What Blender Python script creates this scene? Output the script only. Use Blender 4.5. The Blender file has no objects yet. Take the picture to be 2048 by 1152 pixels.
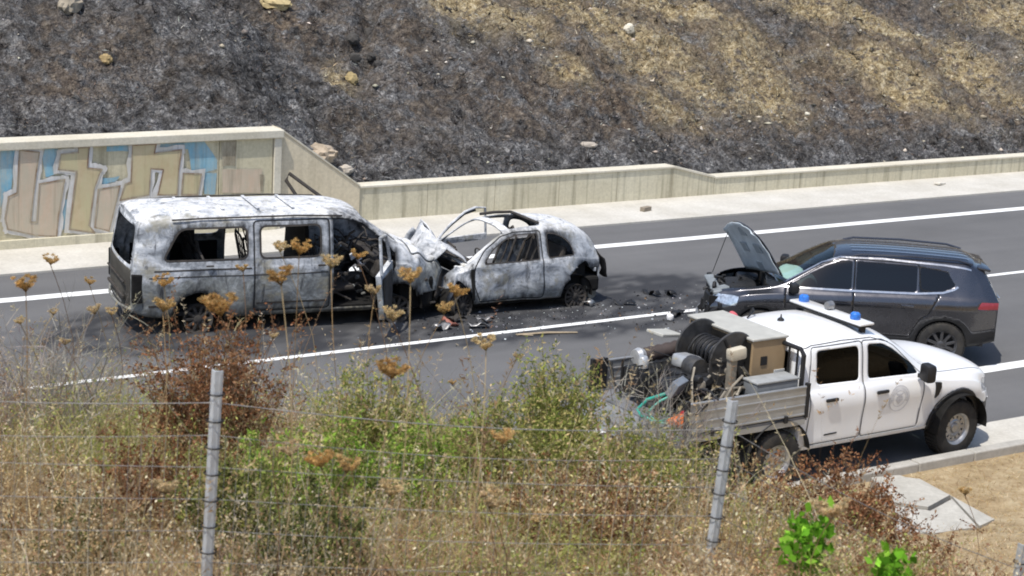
import bpy, bmesh, math, random
import numpy as np
from math import sin, cos, pi, radians, sqrt
from mathutils import Vector, Matrix

random.seed(7)
rng = np.random.default_rng(11)
scene = bpy.context.scene
COL = scene.collection

# ---------------------------------------------------------------- camera
cam_data = bpy.data.cameras.new("camera")
camera = bpy.data.objects.new("camera", cam_data)
COL.objects.link(camera)
cam_data.sensor_width = 36.0
cam_data.lens = 64.75
cam_data.clip_start = 0.1
cam_data.clip_end = 3000.0
CAM_F = Vector((0.53448407, 0.81009183, -0.24099379))
CAM_R = Vector((0.84082327, -0.53856547, 0.05443775))
CAM_U = Vector((0.08569136, 0.2317293, 0.96899872))
CAM_H = 7.665
m = Matrix.Identity(4)
for i in range(3):
    m[i][0] = CAM_R[i]; m[i][1] = CAM_U[i]; m[i][2] = -CAM_F[i]
m[2][3] = CAM_H
camera.matrix_world = m
scene.camera = camera
cam_data.dof.use_dof = True
cam_data.dof.focus_distance = 29.0
cam_data.dof.aperture_fstop = 7.0

# ---------------------------------------------------------------- sky, sun, exposure
SUN_DIR = Vector((-0.46, -0.22, 1.05)).normalized()      # towards the sun
world = bpy.data.worlds.new("World")
scene.world = world
world.use_nodes = True
wn = world.node_tree
bg = wn.nodes["Background"]
sky = wn.nodes.new("ShaderNodeTexSky")
sky.sky_type = 'NISHITA'
sky.sun_disc = False
sky.sun_elevation = math.asin(SUN_DIR.z)
sky.sun_rotation = math.atan2(SUN_DIR.x, SUN_DIR.y)
sky.dust_density = 1.6
sky.altitude = 100
wn.links.new(sky.outputs[0], bg.inputs[0])
bg.inputs[1].default_value = 0.15
sun_data = bpy.data.lights.new("sun", 'SUN')
sun_data.energy = 3.6
sun_data.angle = radians(0.53)
sun_data.color = (1.0, 0.955, 0.88)
sun = bpy.data.objects.new("sun", sun_data)
COL.objects.link(sun)
sun.location = (0, 0, 60)
sun.rotation_euler = SUN_DIR.to_track_quat('Z', 'Y').to_euler()
scene.view_settings.view_transform = 'Standard'
scene.view_settings.look = 'None'
scene.view_settings.exposure = 0.32
scene.view_settings.gamma = 1.0
scene.view_settings.use_curve_mapping = False
scene.cycles.filter_width = 1.9

# ---------------------------------------------------------------- object helpers
def link(o, parent=None):
    COL.objects.link(o)
    if parent is not None:
        o.parent = parent
    return o

def tag(o, label=None, category=None, group=None, kind=None):
    if label: o["label"] = label
    if category: o["category"] = category
    if group: o["group"] = group
    if kind: o["kind"] = kind
    return o

def empty(name, loc=(0, 0, 0), rz=0.0, label=None, category=None, group=None):
    o = bpy.data.objects.new(name, None)
    o.empty_display_size = 0.3
    link(o)
    o.location = loc
    o.rotation_euler = (0, 0, rz)
    return tag(o, label, category, group)

def new_mesh(name, verts, faces, mat, smooth=False, sharp=None, colors=None):
    me = bpy.data.meshes.new(name)
    verts = np.asarray(verts, dtype=np.float32)
    if isinstance(faces, np.ndarray):
        n, k = faces.shape
        me.vertices.add(len(verts)); me.vertices.foreach_set("co", verts.ravel())
        me.loops.add(n * k); me.loops.foreach_set("vertex_index", faces.astype(np.int32).ravel())
        me.polygons.add(n)
        me.polygons.foreach_set("loop_start", np.arange(n, dtype=np.int32) * k)
        me.update(calc_edges=True)
    else:
        me.from_pydata([tuple(map(float, v)) for v in verts], [], [tuple(map(int, f)) for f in faces])
    if mat is not None:
        me.materials.append(mat)
    if smooth:
        me.polygons.foreach_set("use_smooth", np.ones(len(me.polygons), dtype=bool))
        if sharp:
            me.set_sharp_from_angle(angle=radians(sharp))
    if colors:
        for an, arr in colors.items():
            arr = np.asarray(arr, dtype=np.float32)
            if arr.ndim == 1:
                at = me.attributes.new(an, 'FLOAT', 'POINT'); at.data.foreach_set("value", arr)
            else:
                at = me.attributes.new(an, 'FLOAT_COLOR', 'POINT')
                at.data.foreach_set("color", np.concatenate([arr[:, :3], np.ones((len(arr), 1), np.float32)], 1).ravel())
    me.update()
    return me

def mobj(name, verts, faces, mat, parent=None, smooth=False, sharp=None, colors=None, solid=0.0):
    o = bpy.data.objects.new(name, new_mesh(name, verts, faces, mat, smooth, sharp, colors))
    link(o, parent)
    if solid:
        md = o.modifiers.new("thickness", 'SOLIDIFY'); md.thickness = abs(solid); md.offset = -1.0 if solid > 0 else 1.0
    return o

def rotm(rx=0, ry=0, rz=0):
    return np.array(Matrix.Rotation(rz, 3, 'Z') @ Matrix.Rotation(ry, 3, 'Y') @ Matrix.Rotation(rx, 3, 'X'))

class MB:
    """collects simple shapes into one mesh"""
    def __init__(s): s.v = []; s.f = []
    def add(s, v, f):
        o = len(s.v); s.v += [tuple(p) for p in v]; s.f += [tuple(i + o for i in q) for q in f]; return s
    def box(s, c, d, r=(0, 0, 0), bev=0.0):
        x, y, z = d[0] / 2, d[1] / 2, d[2] / 2
        if bev > 0:
            b = min(bev, x * .9, y * .9, z * .9)
            bm = bmesh.new(); bmesh.ops.create_cube(bm, size=1.0)
            for v in bm.verts: v.co = Vector((v.co.x * d[0], v.co.y * d[1], v.co.z * d[2]))
            bmesh.ops.bevel(bm, geom=bm.edges[:], offset=b, segments=2, affect='EDGES', profile=0.5)
            bm.verts.index_update()
            V = np.array([v.co[:] for v in bm.verts]); F = [[v.index for v in f.verts] for f in bm.faces]; bm.free()
        else:
            V = np.array([(-x,-y,-z),(x,-y,-z),(x,y,-z),(-x,y,-z),(-x,-y,z),(x,-y,z),(x,y,z),(-x,y,z)])
            F = [(0,3,2,1),(4,5,6,7),(0,1,5,4),(1,2,6,5),(2,3,7,6),(3,0,4,7)]
        return s.add(V @ rotm(*r).T + np.array(c), F)
    def tube(s, pts, r, n=8, cap=True):
        P = [Vector(p) for p in pts]; R = r if hasattr(r, '__len__') else [r] * len(P)
        V = []; F = []; up = None
        for i, p in enumerate(P):
            d = (P[min(i + 1, len(P) - 1)] - P[max(i - 1, 0)])
            if d.length < 1e-9: d = Vector((0, 0, 1))
            d.normalize()
            if up is None:
                up = Vector((0, 0, 1)) if abs(d.z) < .9 else Vector((1, 0, 0))
            a = d.cross(up)
            if a.length < 1e-6: a = d.orthogonal()
            a.normalize(); b = a.cross(d).normalized(); up = b
            for k in range(n):
                t = 2 * pi * k / n
                V.append(p + (a * cos(t) + b * sin(t)) * R[i])
        for i in range(len(P) - 1):
            for k in range(n):
                k2 = (k + 1) % n
                F.append((i * n + k, i * n + k2, (i + 1) * n + k2, (i + 1) * n + k))
        if cap:
            F.append(tuple(range(n - 1, -1, -1))); F.append(tuple((len(P) - 1) * n + k for k in range(n)))
        return s.add(V, F)
    def lathe(s, prof, n=24, axis='y', c=(0, 0, 0), r=(0, 0, 0), a0=0, a1=2 * pi):
        """prof: list of (radius, height along axis)"""
        V = []; F = []; closed = abs(a1 - a0 - 2 * pi) < 1e-6; m = n if closed else n + 1
        for k in range(m):
            t = a0 + (a1 - a0) * k / n
            for (q, h) in prof:
                x, z = q * cos(t), q * sin(t)
                V.append({'y': (x, h, z), 'z': (x, z, h), 'x': (h, x, z)}[axis])
        L = len(prof)
        for k in range(n):
            k2 = (k + 1) % m
            for i in range(L - 1):
                F.append((k * L + i, k * L + i + 1, k2 * L + i + 1, k2 * L + i))
        return s.add(np.array(V) @ rotm(*r).T + np.array(c), F)
    def prism(s, poly, axis, a, b):
        """polygon in the two other axes extruded along axis between a and b"""
        n = len(poly)
        def P(q, h):
            return {'y': (q[0], h, q[1]), 'x': (h, q[0], q[1]), 'z': (q[0], q[1], h)}[axis]
        V = [P(q, a) for q in poly] + [P(q, b) for q in poly]
        F = [tuple(range(n)), tuple(range(2 * n - 1, n - 1, -1))] + [(i, i + n, (i + 1) % n + n, (i + 1) % n) for i in range(n)]
        return s.add(V, F)
    def quad(s, a, b, c, d): return s.add([a, b, c, d], [(0, 1, 2, 3)])
    def deform(s, fn):
        V = fn(np.array(s.v, dtype=float)); s.v = [tuple(p) for p in V]; return s
    def make(s, name, mat, parent=None, smooth=False, sharp=35, recalc=True):
        me = bpy.data.meshes.new(name)
        me.from_pydata([tuple(map(float, p)) for p in s.v], [], s.f)
        if recalc:
            bm = bmesh.new(); bm.from_mesh(me); bmesh.ops.recalc_face_normals(bm, faces=bm.faces[:]); bm.to_mesh(me); bm.free()
        if mat: me.materials.append(mat)
        if smooth:
            me.polygons.foreach_set("use_smooth", np.ones(len(me.polygons), dtype=bool)); me.set_sharp_from_angle(angle=radians(sharp))
        o = bpy.data.objects.new(name, me)
        return link(o, parent)

# ---------------------------------------------------------------- numpy noise
def _hash(ix, iy, seed):
    h = (ix.astype(np.int64) * 374761393 + iy.astype(np.int64) * 668265263 + seed * 1442695041) & 0xffffffff
    h = ((h ^ (h >> 13)) * 1274126177) & 0xffffffff
    return ((h ^ (h >> 16)) & 0xffff) / 65535.0
def vnoise(x, y, seed=0):
    x = np.asarray(x, float); y = np.asarray(y, float)
    ix = np.floor(x).astype(np.int64); iy = np.floor(y).astype(np.int64)
    fx = x - ix; fy = y - iy; fx = fx * fx * (3 - 2 * fx); fy = fy * fy * (3 - 2 * fy)
    a = _hash(ix, iy, seed); b = _hash(ix + 1, iy, seed); c = _hash(ix, iy + 1, seed); d = _hash(ix + 1, iy + 1, seed)
    return (a * (1 - fx) + b * fx) * (1 - fy) + (c * (1 - fx) + d * fx) * fy
def fbm(x, y, oct=4, seed=0, gain=.5):
    t = 0; a = 1; n = 0
    for i in range(oct):
        t = t + a * vnoise(x * 2 ** i + 17.3 * i, y * 2 ** i - 9.1 * i, seed + i); n += a; a *= gain
    return t / n
def sstep(a, b, x):
    t = np.clip((np.asarray(x, float) - a) / (b - a), 0, 1); return t * t * (3 - 2 * t)

# ---------------------------------------------------------------- material helpers
class NT:
    def __init__(s, name):
        s.m = bpy.data.materials.new(name); s.m.use_nodes = True
        s.n = s.m.node_tree.nodes; s.l = s.m.node_tree.links
        s.b = s.n["Principled BSDF"]; s.tc = None
    def coord(s, kind='Object'):
        if s.tc is None: s.tc = s.n.new("ShaderNodeTexCoord")
        return s.tc.outputs[kind]
    def mapping(s, scale=(1, 1, 1), kind='Object', loc=(0, 0, 0)):
        mp = s.n.new("ShaderNodeMapping"); s.l.new(s.coord(kind), mp.inputs[0])
        mp.inputs['Scale'].default_value = scale; mp.inputs['Location'].default_value = loc
        return mp.outputs[0]
    def noise(s, scale=5, detail=4, rough=.6, vec=None, dist=0, kind='Object'):
        t = s.n.new("ShaderNodeTexNoise"); t.inputs['Scale'].default_value = scale; t.inputs['Detail'].default_value = detail
        t.inputs['Roughness'].default_value = rough; t.inputs['Distortion'].default_value = dist
        s.l.new(vec if vec is not None else s.coord(kind), t.inputs['Vector']); return t.outputs['Fac']
    def voronoi(s, scale=5, vec=None, feature='F1', out='Distance'):
        t = s.n.new("ShaderNodeTexVoronoi"); t.feature = feature; t.inputs['Scale'].default_value = scale
        s.l.new(vec if vec is not None else s.coord(), t.inputs['Vector']); return t.outputs[out]
    def ramp(s, fac, cols, interp='LINEAR'):
        r = s.n.new("ShaderNodeValToRGB"); r.color_ramp.interpolation = interp
        e = r.color_ramp.elements
        while len(e) > 1: e.remove(e[-1])
        for i, (p, c) in enumerate(cols):
            k = e[0] if i == 0 else e.new(p)
            k.position = p
            if not hasattr(c, '__len__'): c = (c, c, c)
            k.color = (c[0], c[1], c[2], 1)
        s.l.new(fac, r.inputs[0]); return r.outputs[0]
    def mix(s, fac, a, b, mode='MIX'):
        x = s.n.new("ShaderNodeMix"); x.data_type = 'RGBA'; x.blend_type = mode
        for sock, val in ((x.inputs[0], fac), (x.inputs[6], a), (x.inputs[7], b)):
            if isinstance(val, (int, float)): sock.default_value = val
            elif isinstance(val, tuple): sock.default_value = (*val[:3], 1)
            else: s.l.new(val, sock)
        return x.outputs[2]
    def attr(s, name, out='Fac'):
        a = s.n.new("ShaderNodeAttribute"); a.attribute_name = name; return a.outputs[out]
    def math(s, op, a, b=0.0):
        x = s.n.new("ShaderNodeMath"); x.operation = op
        for sock, val in ((x.inputs[0], a), (x.inputs[1], b)):
            if isinstance(val, (int, float)): sock.default_value = val
            else: s.l.new(val, sock)
        return x.outputs[0]
    def bump(s, h, strength=.4, dist=.02):
        b = s.n.new("ShaderNodeBump"); b.inputs['Strength'].default_value = strength; b.inputs['Distance'].default_value = dist
        s.l.new(h, b.inputs['Height']); s.l.new(b.outputs[0], s.b.inputs['Normal']); return s
    def set(s, color=None, rough=None, metal=None, spec=None, **kw):
        for key, val in (('Base Color', color), ('Roughness', rough), ('Metallic', metal), ('Specular IOR Level', spec)) + tuple(kw.items()):
            if val is None: continue
            sock = s.b.inputs[key]
            if isinstance(val, (int, float)): sock.default_value = val
            elif isinstance(val, tuple): sock.default_value = (*val[:3], 1)
            else: s.l.new(val, sock)
        return s

def plain(name, col, rough=.6, metal=0.0, spec=.4, var=.18, scale=6.0, bump=0.0, bscale=40.0, dirt=None):
    """a colour with uneven tone, optional dust and fine relief"""
    t = NT(name)
    lo = tuple(max(0, c * (1 - var)) for c in col); hi = tuple(min(1, c * (1 + var)) for c in col)
    c = t.ramp(t.noise(scale, 5, .65), [(.3, lo), (.7, hi)])
    if dirt:
        c = t.mix(t.ramp(t.noise(scale * .6, 6, .7, vec=t.mapping((1, 1, 1), loc=(3, 7, 1))), [(.45, 0), (.75, dirt[1])]), c, dirt[0])
    r = t.ramp(t.noise(scale * 2, 3), [(.3, max(0, rough - .08)), (.7, min(1, rough + .08))])
    t.set(c, r, metal, spec)
    if bump: t.bump(t.noise(bscale, 4, .6), bump, .01)
    return t.m
# ================================================================ SETTING
def terrain_bank(X, Y):
    X = np.asarray(X, float); Y = np.asarray(Y, float)
    ys = [-40, -10, 0, 5, 7, 9, 10.5, 12, 13.5, 15, 15.7]
    pl = np.interp(Y, ys, [9, 6.8, 6.05, 4.65, 4.35, 4.2, 4.0, 3.2, 1.4, .13, .10])
    pr = np.interp(Y, ys, [9, 6.8, 6.05, 4.6, 4.1, 3.7, 3.25, 2.3, .85, .13, .10])
    k = sstep(6.5, 3, X); p = pl * k + pr * (1 - k)
    mx = 1 - .80 * sstep(5.5, 12.0, X) * sstep(2, 6, Y)
    n = (fbm(X * .8, Y * .8, 3, 5) - .5) * .5 + (fbm(X * 4, Y * 4, 3, 9) - .5) * .10
    return p * mx + n * sstep(15.5, 14.2, Y) * (.35 + .65 * mx)

def hill_base(X):
    return np.interp(X, [8, 15.15, 16.95, 24.7, 25.85, 40], [1.86, 1.86, .62, .64, .36, .30])

def terrain_hill(X, Y):
    X = np.asarray(X, float); Y = np.asarray(Y, float)
    d = np.maximum(Y - 31.6, 0)
    s = np.where(d < 12, .55 * d, 6.6 + .35 * (d - 12))
    big = (fbm(X * .35 + 3, Y * .35, 3, 21) - .5) * 1.1
    mid = (fbm(X * 1.6, Y * 1.6, 4, 31) - .5) * .62
    fine = (fbm(X * 7, Y * 7, 3, 41) - .5) * .19 + (vnoise(X * 15, Y * 15, 44) - .5) * .09
    # the eroded rill with a broken edge near the top of the slope
    rx = 19.6 + (Y - 36.2) * .55 + (vnoise(Y * 2.2, Y * 0, 71) - .5) * .5
    rill = -np.exp(-((X - rx) / .28) ** 2) * .5 * sstep(34.6, 35.6, Y)
    return hill_base(X) + s + (big * sstep(.3, 3, d) + mid * sstep(0, 1.2, d) + fine + rill)

def grid(x0, x1, nx, y0, y1, ny, warp=None):
    xs = np.linspace(x0, x1, nx); ys = np.linspace(y0, y1, ny)
    if warp: xs, ys = warp(xs, ys)
    X, Y = np.meshgrid(xs, ys)
    i = np.arange(nx - 1)[None, :] + nx * np.arange(ny - 1)[:, None]
    F = np.stack([i, i + 1, i + nx + 1, i + nx], -1).reshape(-1, 4)
    return X.ravel(), Y.ravel(), F

# --- materials of the setting
def mat_asphalt():
    t = NT("asphalt")
    base = t.ramp(t.noise(.35, 5, .6), [(.3, (.108, .107, .107)), (.7, (.142, .140, .139))])
    grain = t.ramp(t.noise(60, 3, .8), [(.3, .72), (.7, 1.25)])
    c = t.mix(1.0, base, grain, 'MULTIPLY')
    long = t.ramp(t.noise(1.0, 4, .6, vec=t.mapping((.06, 1.6, 1))), [(.35, .94), (.65, 1.05)])
    c = t.mix(1.0, c, long, 'MULTIPLY')
    soot = t.attr("soot")
    c = t.mix(soot, c, (.022, .023, .027))
    ash = t.attr("ash")
    c = t.mix(ash, c, (.34, .35, .37))
    t.set(c, .86, 0, .3)
    return t.bump(t.noise(120, 3, .7), .35, .008).m

def mat_concrete(name, lo, hi, scale=.8, streak=0.0, stain=(.10, .09, .07), bump=.25):
    t = NT(name)
    c = t.ramp(t.noise(scale, 6, .65), [(.3, lo), (.7, hi)])
    fine = t.ramp(t.noise(18, 5, .7), [(.3, .88), (.7, 1.1)])
    c = t.mix(1.0, c, fine, 'MULTIPLY')
    if streak:
        n1 = t.noise(1.0, 5, .7, vec=t.mapping((5.5, 5.5, .22)))
        c = t.mix(t.ramp(n1, [(.50, 0), (.74, streak)]), c, stain)
    t.set(c, .88, 0, .25)
    return t.bump(t.noise(35, 5, .7), bump, .01).m

def mat_hill():
    t = NT("burnt_slope")
    n2 = t.noise(7, 4, .62, dist=.6)
    fine = t.ramp(t.noise(30, 3, .6), [(.3, .62), (.7, 1.45)])
    black = t.ramp(n2, [(.32, (.013, .012, .012)), (.44, (.046, .044, .043)), (.54, (.088, .084, .081)), (.66, (.18, .172, .165))])
    ashm = t.ramp(t.noise(.9, 4, .6, dist=1.4), [(.44, 0), (.58, 1)])
    ash = t.ramp(t.noise(8.5, 4, .62, dist=.8), [(.34, (.040, .039, .041)), (.46, (.115, .113, .114)), (.56, (.21, .207, .205)), (.68, (.40, .39, .375))])
    c = t.mix(ashm, black, ash)
    brown = t.ramp(t.noise(6.5, 4, .65), [(.32, (.040, .031, .027)), (.47, (.12, .092, .070)), (.60, (.22, .175, .13)), (.72, (.36, .30, .23))])
    c = t.mix(t.math('MULTIPLY', t.attr("brown"), t.ramp(t.noise(2.6, 5, .66), [(.40, 0), (.54, 1)])), c, brown)
    dry = t.ramp(t.noise(7.5, 4, .66, dist=.5), [(.30, (.08, .060, .036)), (.42, (.26, .195, .105)), (.54, (.45, .36, .21)), (.68, (.66, .57, .40))])
    c = t.mix(t.math('MULTIPLY', t.attr("dry"), t.ramp(t.noise(3.4, 5, .68), [(.36, .0), (.50, 1)])), c, dry)
    c = t.mix(1.0, c, fine, 'MULTIPLY')
    t.set(c, .95, 0, .15)
    return t.bump(t.math('ADD', t.noise(22, 4, .65), t.math('MULTIPLY', n2, 2.0)), 1.0, .10).m

def mat_soil():
    t = NT("dry_soil")
    c = t.ramp(t.noise(3.0, 7, .72), [(.28, (.25, .18, .10)), (.5, (.42, .32, .19)), (.72, (.56, .46, .30))])
    c = t.mix(t.ramp(t.noise(16, 6, .8), [(.48, 0), (.7, .8)]), c, (.26, .18, .09))
    t.set(c, .95, 0, .15)
    return t.bump(t.noise(28, 6, .8), .8, .04).m

M_ASPHALT = mat_asphalt()
M_WALK = mat_concrete("pavement_concrete", (.44, .415, .36), (.57, .545, .49), .9)
M_WALL = mat_concrete("wall_concrete", (.49, .445, .32), (.64, .595, .455), .7, .75, (.12, .105, .065))
M_WING = mat_concrete("smooth_concrete", (.55, .475, .34), (.66, .585, .44), .6, .3, (.22, .18, .12))
M_CAP = mat_concrete("cap_concrete", (.52, .475, .37), (.64, .60, .50), 1.4, .0)
M_OLDWALL = mat_concrete("painted_wall_concrete", (.48, .43, .285), (.61, .56, .41), .9, .7, (.15, .12, .07))
M_LINE = NT("road_paint")
_c = M_LINE.ramp(M_LINE.noise(9, 6, .8), [(.25, (.30, .29, .28)), (.38, (.74, .74, .72)), (.7, (.84, .84, .82))])
M_LINE.set(_c, .7, 0, .3); M_LINE = M_LINE.bump(M_LINE.noise(90, 3), .3, .004).m
M_HILL = mat_hill()
M_SOIL = mat_soil()
M_KERB = mat_concrete("kerb_concrete", (.34, .325, .29), (.47, .45, .41), 2.0)

# --- ground to the horizon, road, pavement
X, Y, F = grid(-900, 900, 25, -900, 900, 25)
tag(mobj("ground", np.stack([X, Y, X * 0 - .12], -1), F, M_SOIL), kind="structure")

X, Y, F = grid(-40, 110, 760, 16.0, 29.52, 92)
def blob(X, Y, cx, cy, rx, ry, a=0.0):
    c, s = cos(a), sin(a); dx = X - cx; dy = Y - cy
    return np.exp(-(((dx * c + dy * s) / rx) ** 2 + ((-dx * s + dy * c) / ry) ** 2))
nz = fbm(X * .9, Y * 1.5, 5, 61, .6); nf = fbm(X * 3.4, Y * 5.5, 4, 65, .65); ns = fbm(X * .5 + Y * .2, Y * 4.2, 4, 69)
soot = (blob(X, Y, 12.3, 25.2, 3.3, 1.4, -.16) * 1.1 + blob(X, Y, 16.3, 24.7, 2.8, 1.5) * 1.35 + blob(X, Y, 18.7, 24.5, 1.9, 1.2) * 1.25
        + blob(X, Y, 14.6, 24.1, 1.6, .8) * .95 + blob(X, Y, 19.0, 22.9, 1.1, .5) * .7 + blob(X, Y, 9.7, 25.6, 1.0, .9) * .7 + blob(X, Y, 19.3, 22.0, 1.2, .8) * .5)
soot = np.clip(sstep(.10, .40, soot * (.12 + 1.15 * nz) * (.5 + 1.1 * ns)) * (.35 + .65 * sstep(.34, .58, nf)) * 1.05, 0, .90)
ash = sstep(.70, .86, fbm(X * 3.1, Y * 3.1, 4, 77)) * np.clip(blob(X, Y, 14.8, 23.9, 1.8, .9) + blob(X, Y, 17.2, 24.1, 1.6, .6), 0, 1) * .55
road = tag(mobj("road", np.stack([X, Y, 0 * X], -1), F, M_ASPHALT, colors=dict(soot=soot, ash=ash)), kind="structure")

def marking(name, y, w, x0=-40, x1=110, z=.005):
    xs = np.linspace(x0, x1, 300)
    j = (vnoise(xs * 6, xs * 0, 5) - .5) * .012
    V = np.concatenate([np.stack([xs, y - w / 2 + j, xs * 0 + z], -1), np.stack([xs, y + w / 2 + j, xs * 0 + z], -1)])
    n = len(xs); i = np.arange(n - 1)
    return mobj(name, V, np.stack([i, i + 1, i + 1 + n, i + n], -1), M_LINE, road)
marking("lane_line", 27.93, .26)
marking("lane_line", 23.37, .13)
marking("lane_line", 18.78, .28)

b = MB()
b.box((35, 30.42, -.03), (150, 1.90, .14), bev=.01)
walk = tag(b.make("pavement", M_WALK), kind="structure")
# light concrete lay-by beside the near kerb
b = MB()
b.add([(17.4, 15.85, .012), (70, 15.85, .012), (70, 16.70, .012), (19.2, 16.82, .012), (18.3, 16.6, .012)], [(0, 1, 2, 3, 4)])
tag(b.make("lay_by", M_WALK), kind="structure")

kerb = tag(bpy.data.objects.new("kerb", None), kind="structure"); link(kerb)
for k in range(34):
    b = MB(); b.box((2.2 + k * 1.0, 15.76, .045 + random.uniform(-.006, .006)), (.985, .17, .19), (0, 0, random.uniform(-.006, .006)), bev=.018)
    b.make("kerb_stone", M_KERB, kerb)

# --- burnt hillside behind the walls
HX0, HX1, HY1 = 5.0, 62.0, 44.0
X, Y, F = grid(HX0, HX1, 820, 31.56, HY1, 230, lambda xs, ys: (xs, 31.56 + (HY1 - 31.56) * ((ys - 31.56) / (HY1 - 31.56)) ** 1.25))
Z = terrain_hill(X, Y)
GOLD = [(30.1, 35.4, .9, 1.1), (29.7, 34.3, .9, .8), (34.3, 34.9, 1.5, .8), (34.6, 33.7, 1.3, .6), (37.5, 34.9, 1.0, 1.1), (38.0, 33.4, 1.3, .5), (27.0, 35.6, 1.4, 1.1), (27.8, 34.4, 1.3, .7),
        (26.2, 33.5, .7, .4), (22.6, 36.7, 1.1, .7), (23.4, 36.2, .9, .6), (35.5, 36.9, 1.8, .6), (33.9, 37.5, 2.0, .6), (26.0, 36.8, 1.6, .8), (41.5, 36.5, 2, 1.2), (40, 34.2, .9, .9), (29.5, 37, 2.4, .6), (24.0, 34.4, .5, .4), (18.3, 34.9, .3, .35)]
dry = 0 * X
for cx, cy, rx, ry in GOLD: dry = np.maximum(dry, blob(X, Y, cx, cy, rx, ry, -.5))
dry = np.clip(dry * 1.4 * (.25 + 1.35 * fbm(X * 1.1 + 5, Y * 1.1, 4, 83)), 0, 1)
brown = np.clip(sstep(18, 28, X) * .6 + (fbm(X * .5, Y * .5, 4, 91) - .38) * 1.9 + blob(X, Y, 17.9, 36.6, 1.0, .9) * .8, 0, 1) * sstep(31.9, 33.2, Y)
hill = tag(mobj("hillside", np.stack([X, Y, Z], -1), F, M_HILL, smooth=True, colors=dict(dry=dry, brown=brown)), kind="structure")
# coarse continuation of the hill, past the frame
X, Y, F = grid(-120, 260, 120, HY1 - .3, 160, 40)
mz = terrain_hill(X, np.full_like(Y, HY1)) ; Z = np.minimum(terrain_hill(X, Y), 26) - .25 * sstep(HY1 + 6, HY1, Y)
o = tag(mobj("hill_crest", np.stack([X, Y, Z], -1), F, M_HILL, smooth=True, colors=dict(dry=X * 0 + .35, brown=X * 0 + .7)), kind="structure")
X, Y, F = grid(-120, HX0 + .02, 80, 31.56, HY1, 40)
tag(mobj("hill_flank", np.stack([X, Y, terrain_hill(X, Y)], -1), F, M_HILL, smooth=True, colors=dict(dry=X * 0, brown=X * 0 + .3)), kind="structure")
X, Y, F = grid(HX1 - .02, 260, 100, 31.56, HY1, 40)
tag(mobj("hill_flank", np.stack([X, Y, terrain_hill(X, Y)], -1), F, M_HILL, smooth=True, colors=dict(dry=X * 0 + .4, brown=X * 0 + .5)), kind="structure")

# --- near bank on which the camera side vegetation grows
X, Y, F = grid(-30, 60, 700, -14, 15.70, 260)
Z = terrain_bank(X, Y)
tag(mobj("embankment", np.stack([X, Y, Z], -1), F, M_SOIL, smooth=True), kind="structure")

# --- retaining walls
def wall_piece(b, x0, x1, z0, z1, y0=31.30, y1=31.60, zb=-.1):
    b.add([(x0, y0, zb), (x1, y0, zb), (x1, y1, zb), (x0, y1, zb), (x0, y0, z0), (x1, y0, z1), (x1, y1, z1), (x0, y1, z0)],
          [(0, 3, 2, 1), (4, 5, 6, 7), (0, 1, 5, 4), (1, 2, 6, 5), (2, 3, 7, 6), (3, 0, 4, 7)])

gw = tag(empty("graffiti_wall"), kind="thing", label="tall weathered concrete wall painted with blue and beige graffiti letters", category="wall")
xs = [-30, -24, -18, -12, -6, 0, 4.6, 7.4, 10.25, 13.92, 15.02]
for a, c in zip(xs[:-1], xs[1:]):
    b = MB(); b.box(((a + c) / 2, 31.39, .85), (c - a - .014, .38, 1.90), bev=.008); b.make("wall_panel", M_OLDWALL, gw)
b = MB(); b.box((15.105, 31.38, .85), (.15, .44, 1.9), bev=.01); b.make("end_pillar", M_CAP, gw)
b = MB(); b.box((-7.39, 31.37, 1.875), (45.2, .50, .15), bev=.015); b.make("coping", M_CAP, gw)
b = MB(); b.box((-7.4, 31.17, .10), (45.0, .07, .20), bev=.01); b.make("footing", M_WALL, gw)

b = MB(); wall_piece(b, 15.19, 16.93, 1.93, .74, 31.26, 31.62)
wing = tag(b.make("wing_wall", M_WING), "plain sloping concrete wing wall at the end of the graffiti wall", "wall", kind="thing")
b = MB()
V = [(15.19, 31.24, 1.932), (16.93, 31.24, .742), (16.93, 31.64, .742), (15.19, 31.64, 1.932)]
b.add(V + [(p[0], p[1], p[2] + .035) for p in V], [(0, 3, 2, 1), (4, 5, 6, 7), (0, 1, 5, 4), (1, 2, 6, 5), (2, 3, 7, 6), (3, 0, 4, 7)])
b.make("coping", M_CAP, wing)

mw = tag(empty("retaining_wall"), "knee-high cream concrete wall behind the burnt cars, stepping down at its right end", "wall", kind="thing")
xs = [16.945, 18.5, 20.1, 21.7, 23.2, 24.70]
for a, c in zip(xs[:-1], xs[1:]):
    b = MB(); wall_piece(b, a + .005, c - .005, .70, .70); b.make("wall_panel", M_WALL, mw)
b = MB(); wall_piece(b, 24.705, 25.86, .70, .42); b.make("wall_panel", M_WALL, mw)
b = MB(); b.box((20.82, 31.45, .722), (7.77, .36, .045), bev=.008); b.make("coping", M_CAP, mw)
b = MB(); V = [(24.705, 31.27, .703), (25.86, 31.27, .423), (25.86, 31.63, .423), (24.705, 31.63, .703)]
b.add(V + [(p[0], p[1], p[2] + .043) for p in V], [(0, 3, 2, 1), (4, 5, 6, 7), (0, 1, 5, 4), (1, 2, 6, 5), (2, 3, 7, 6), (3, 0, 4, 7)]); b.make("coping", M_CAP, mw)
lw = tag(empty("low_wall"), "low cream concrete kerb wall along the far pavement on the right", "wall", kind="thing")
xs = list(np.arange(25.87, 62, 3.05))
for a, c in zip(xs[:-1], xs[1:]):
    b = MB(); wall_piece(b, a + .005, c - .005, .40, .40); b.make("wall_panel", M_WALL, lw)
b = MB(); b.box(((xs[0] + xs[-1]) / 2, 31.45, .422), (xs[-1] - xs[0], .36, .045), bev=.008); b.make("coping", M_CAP, lw)

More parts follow.
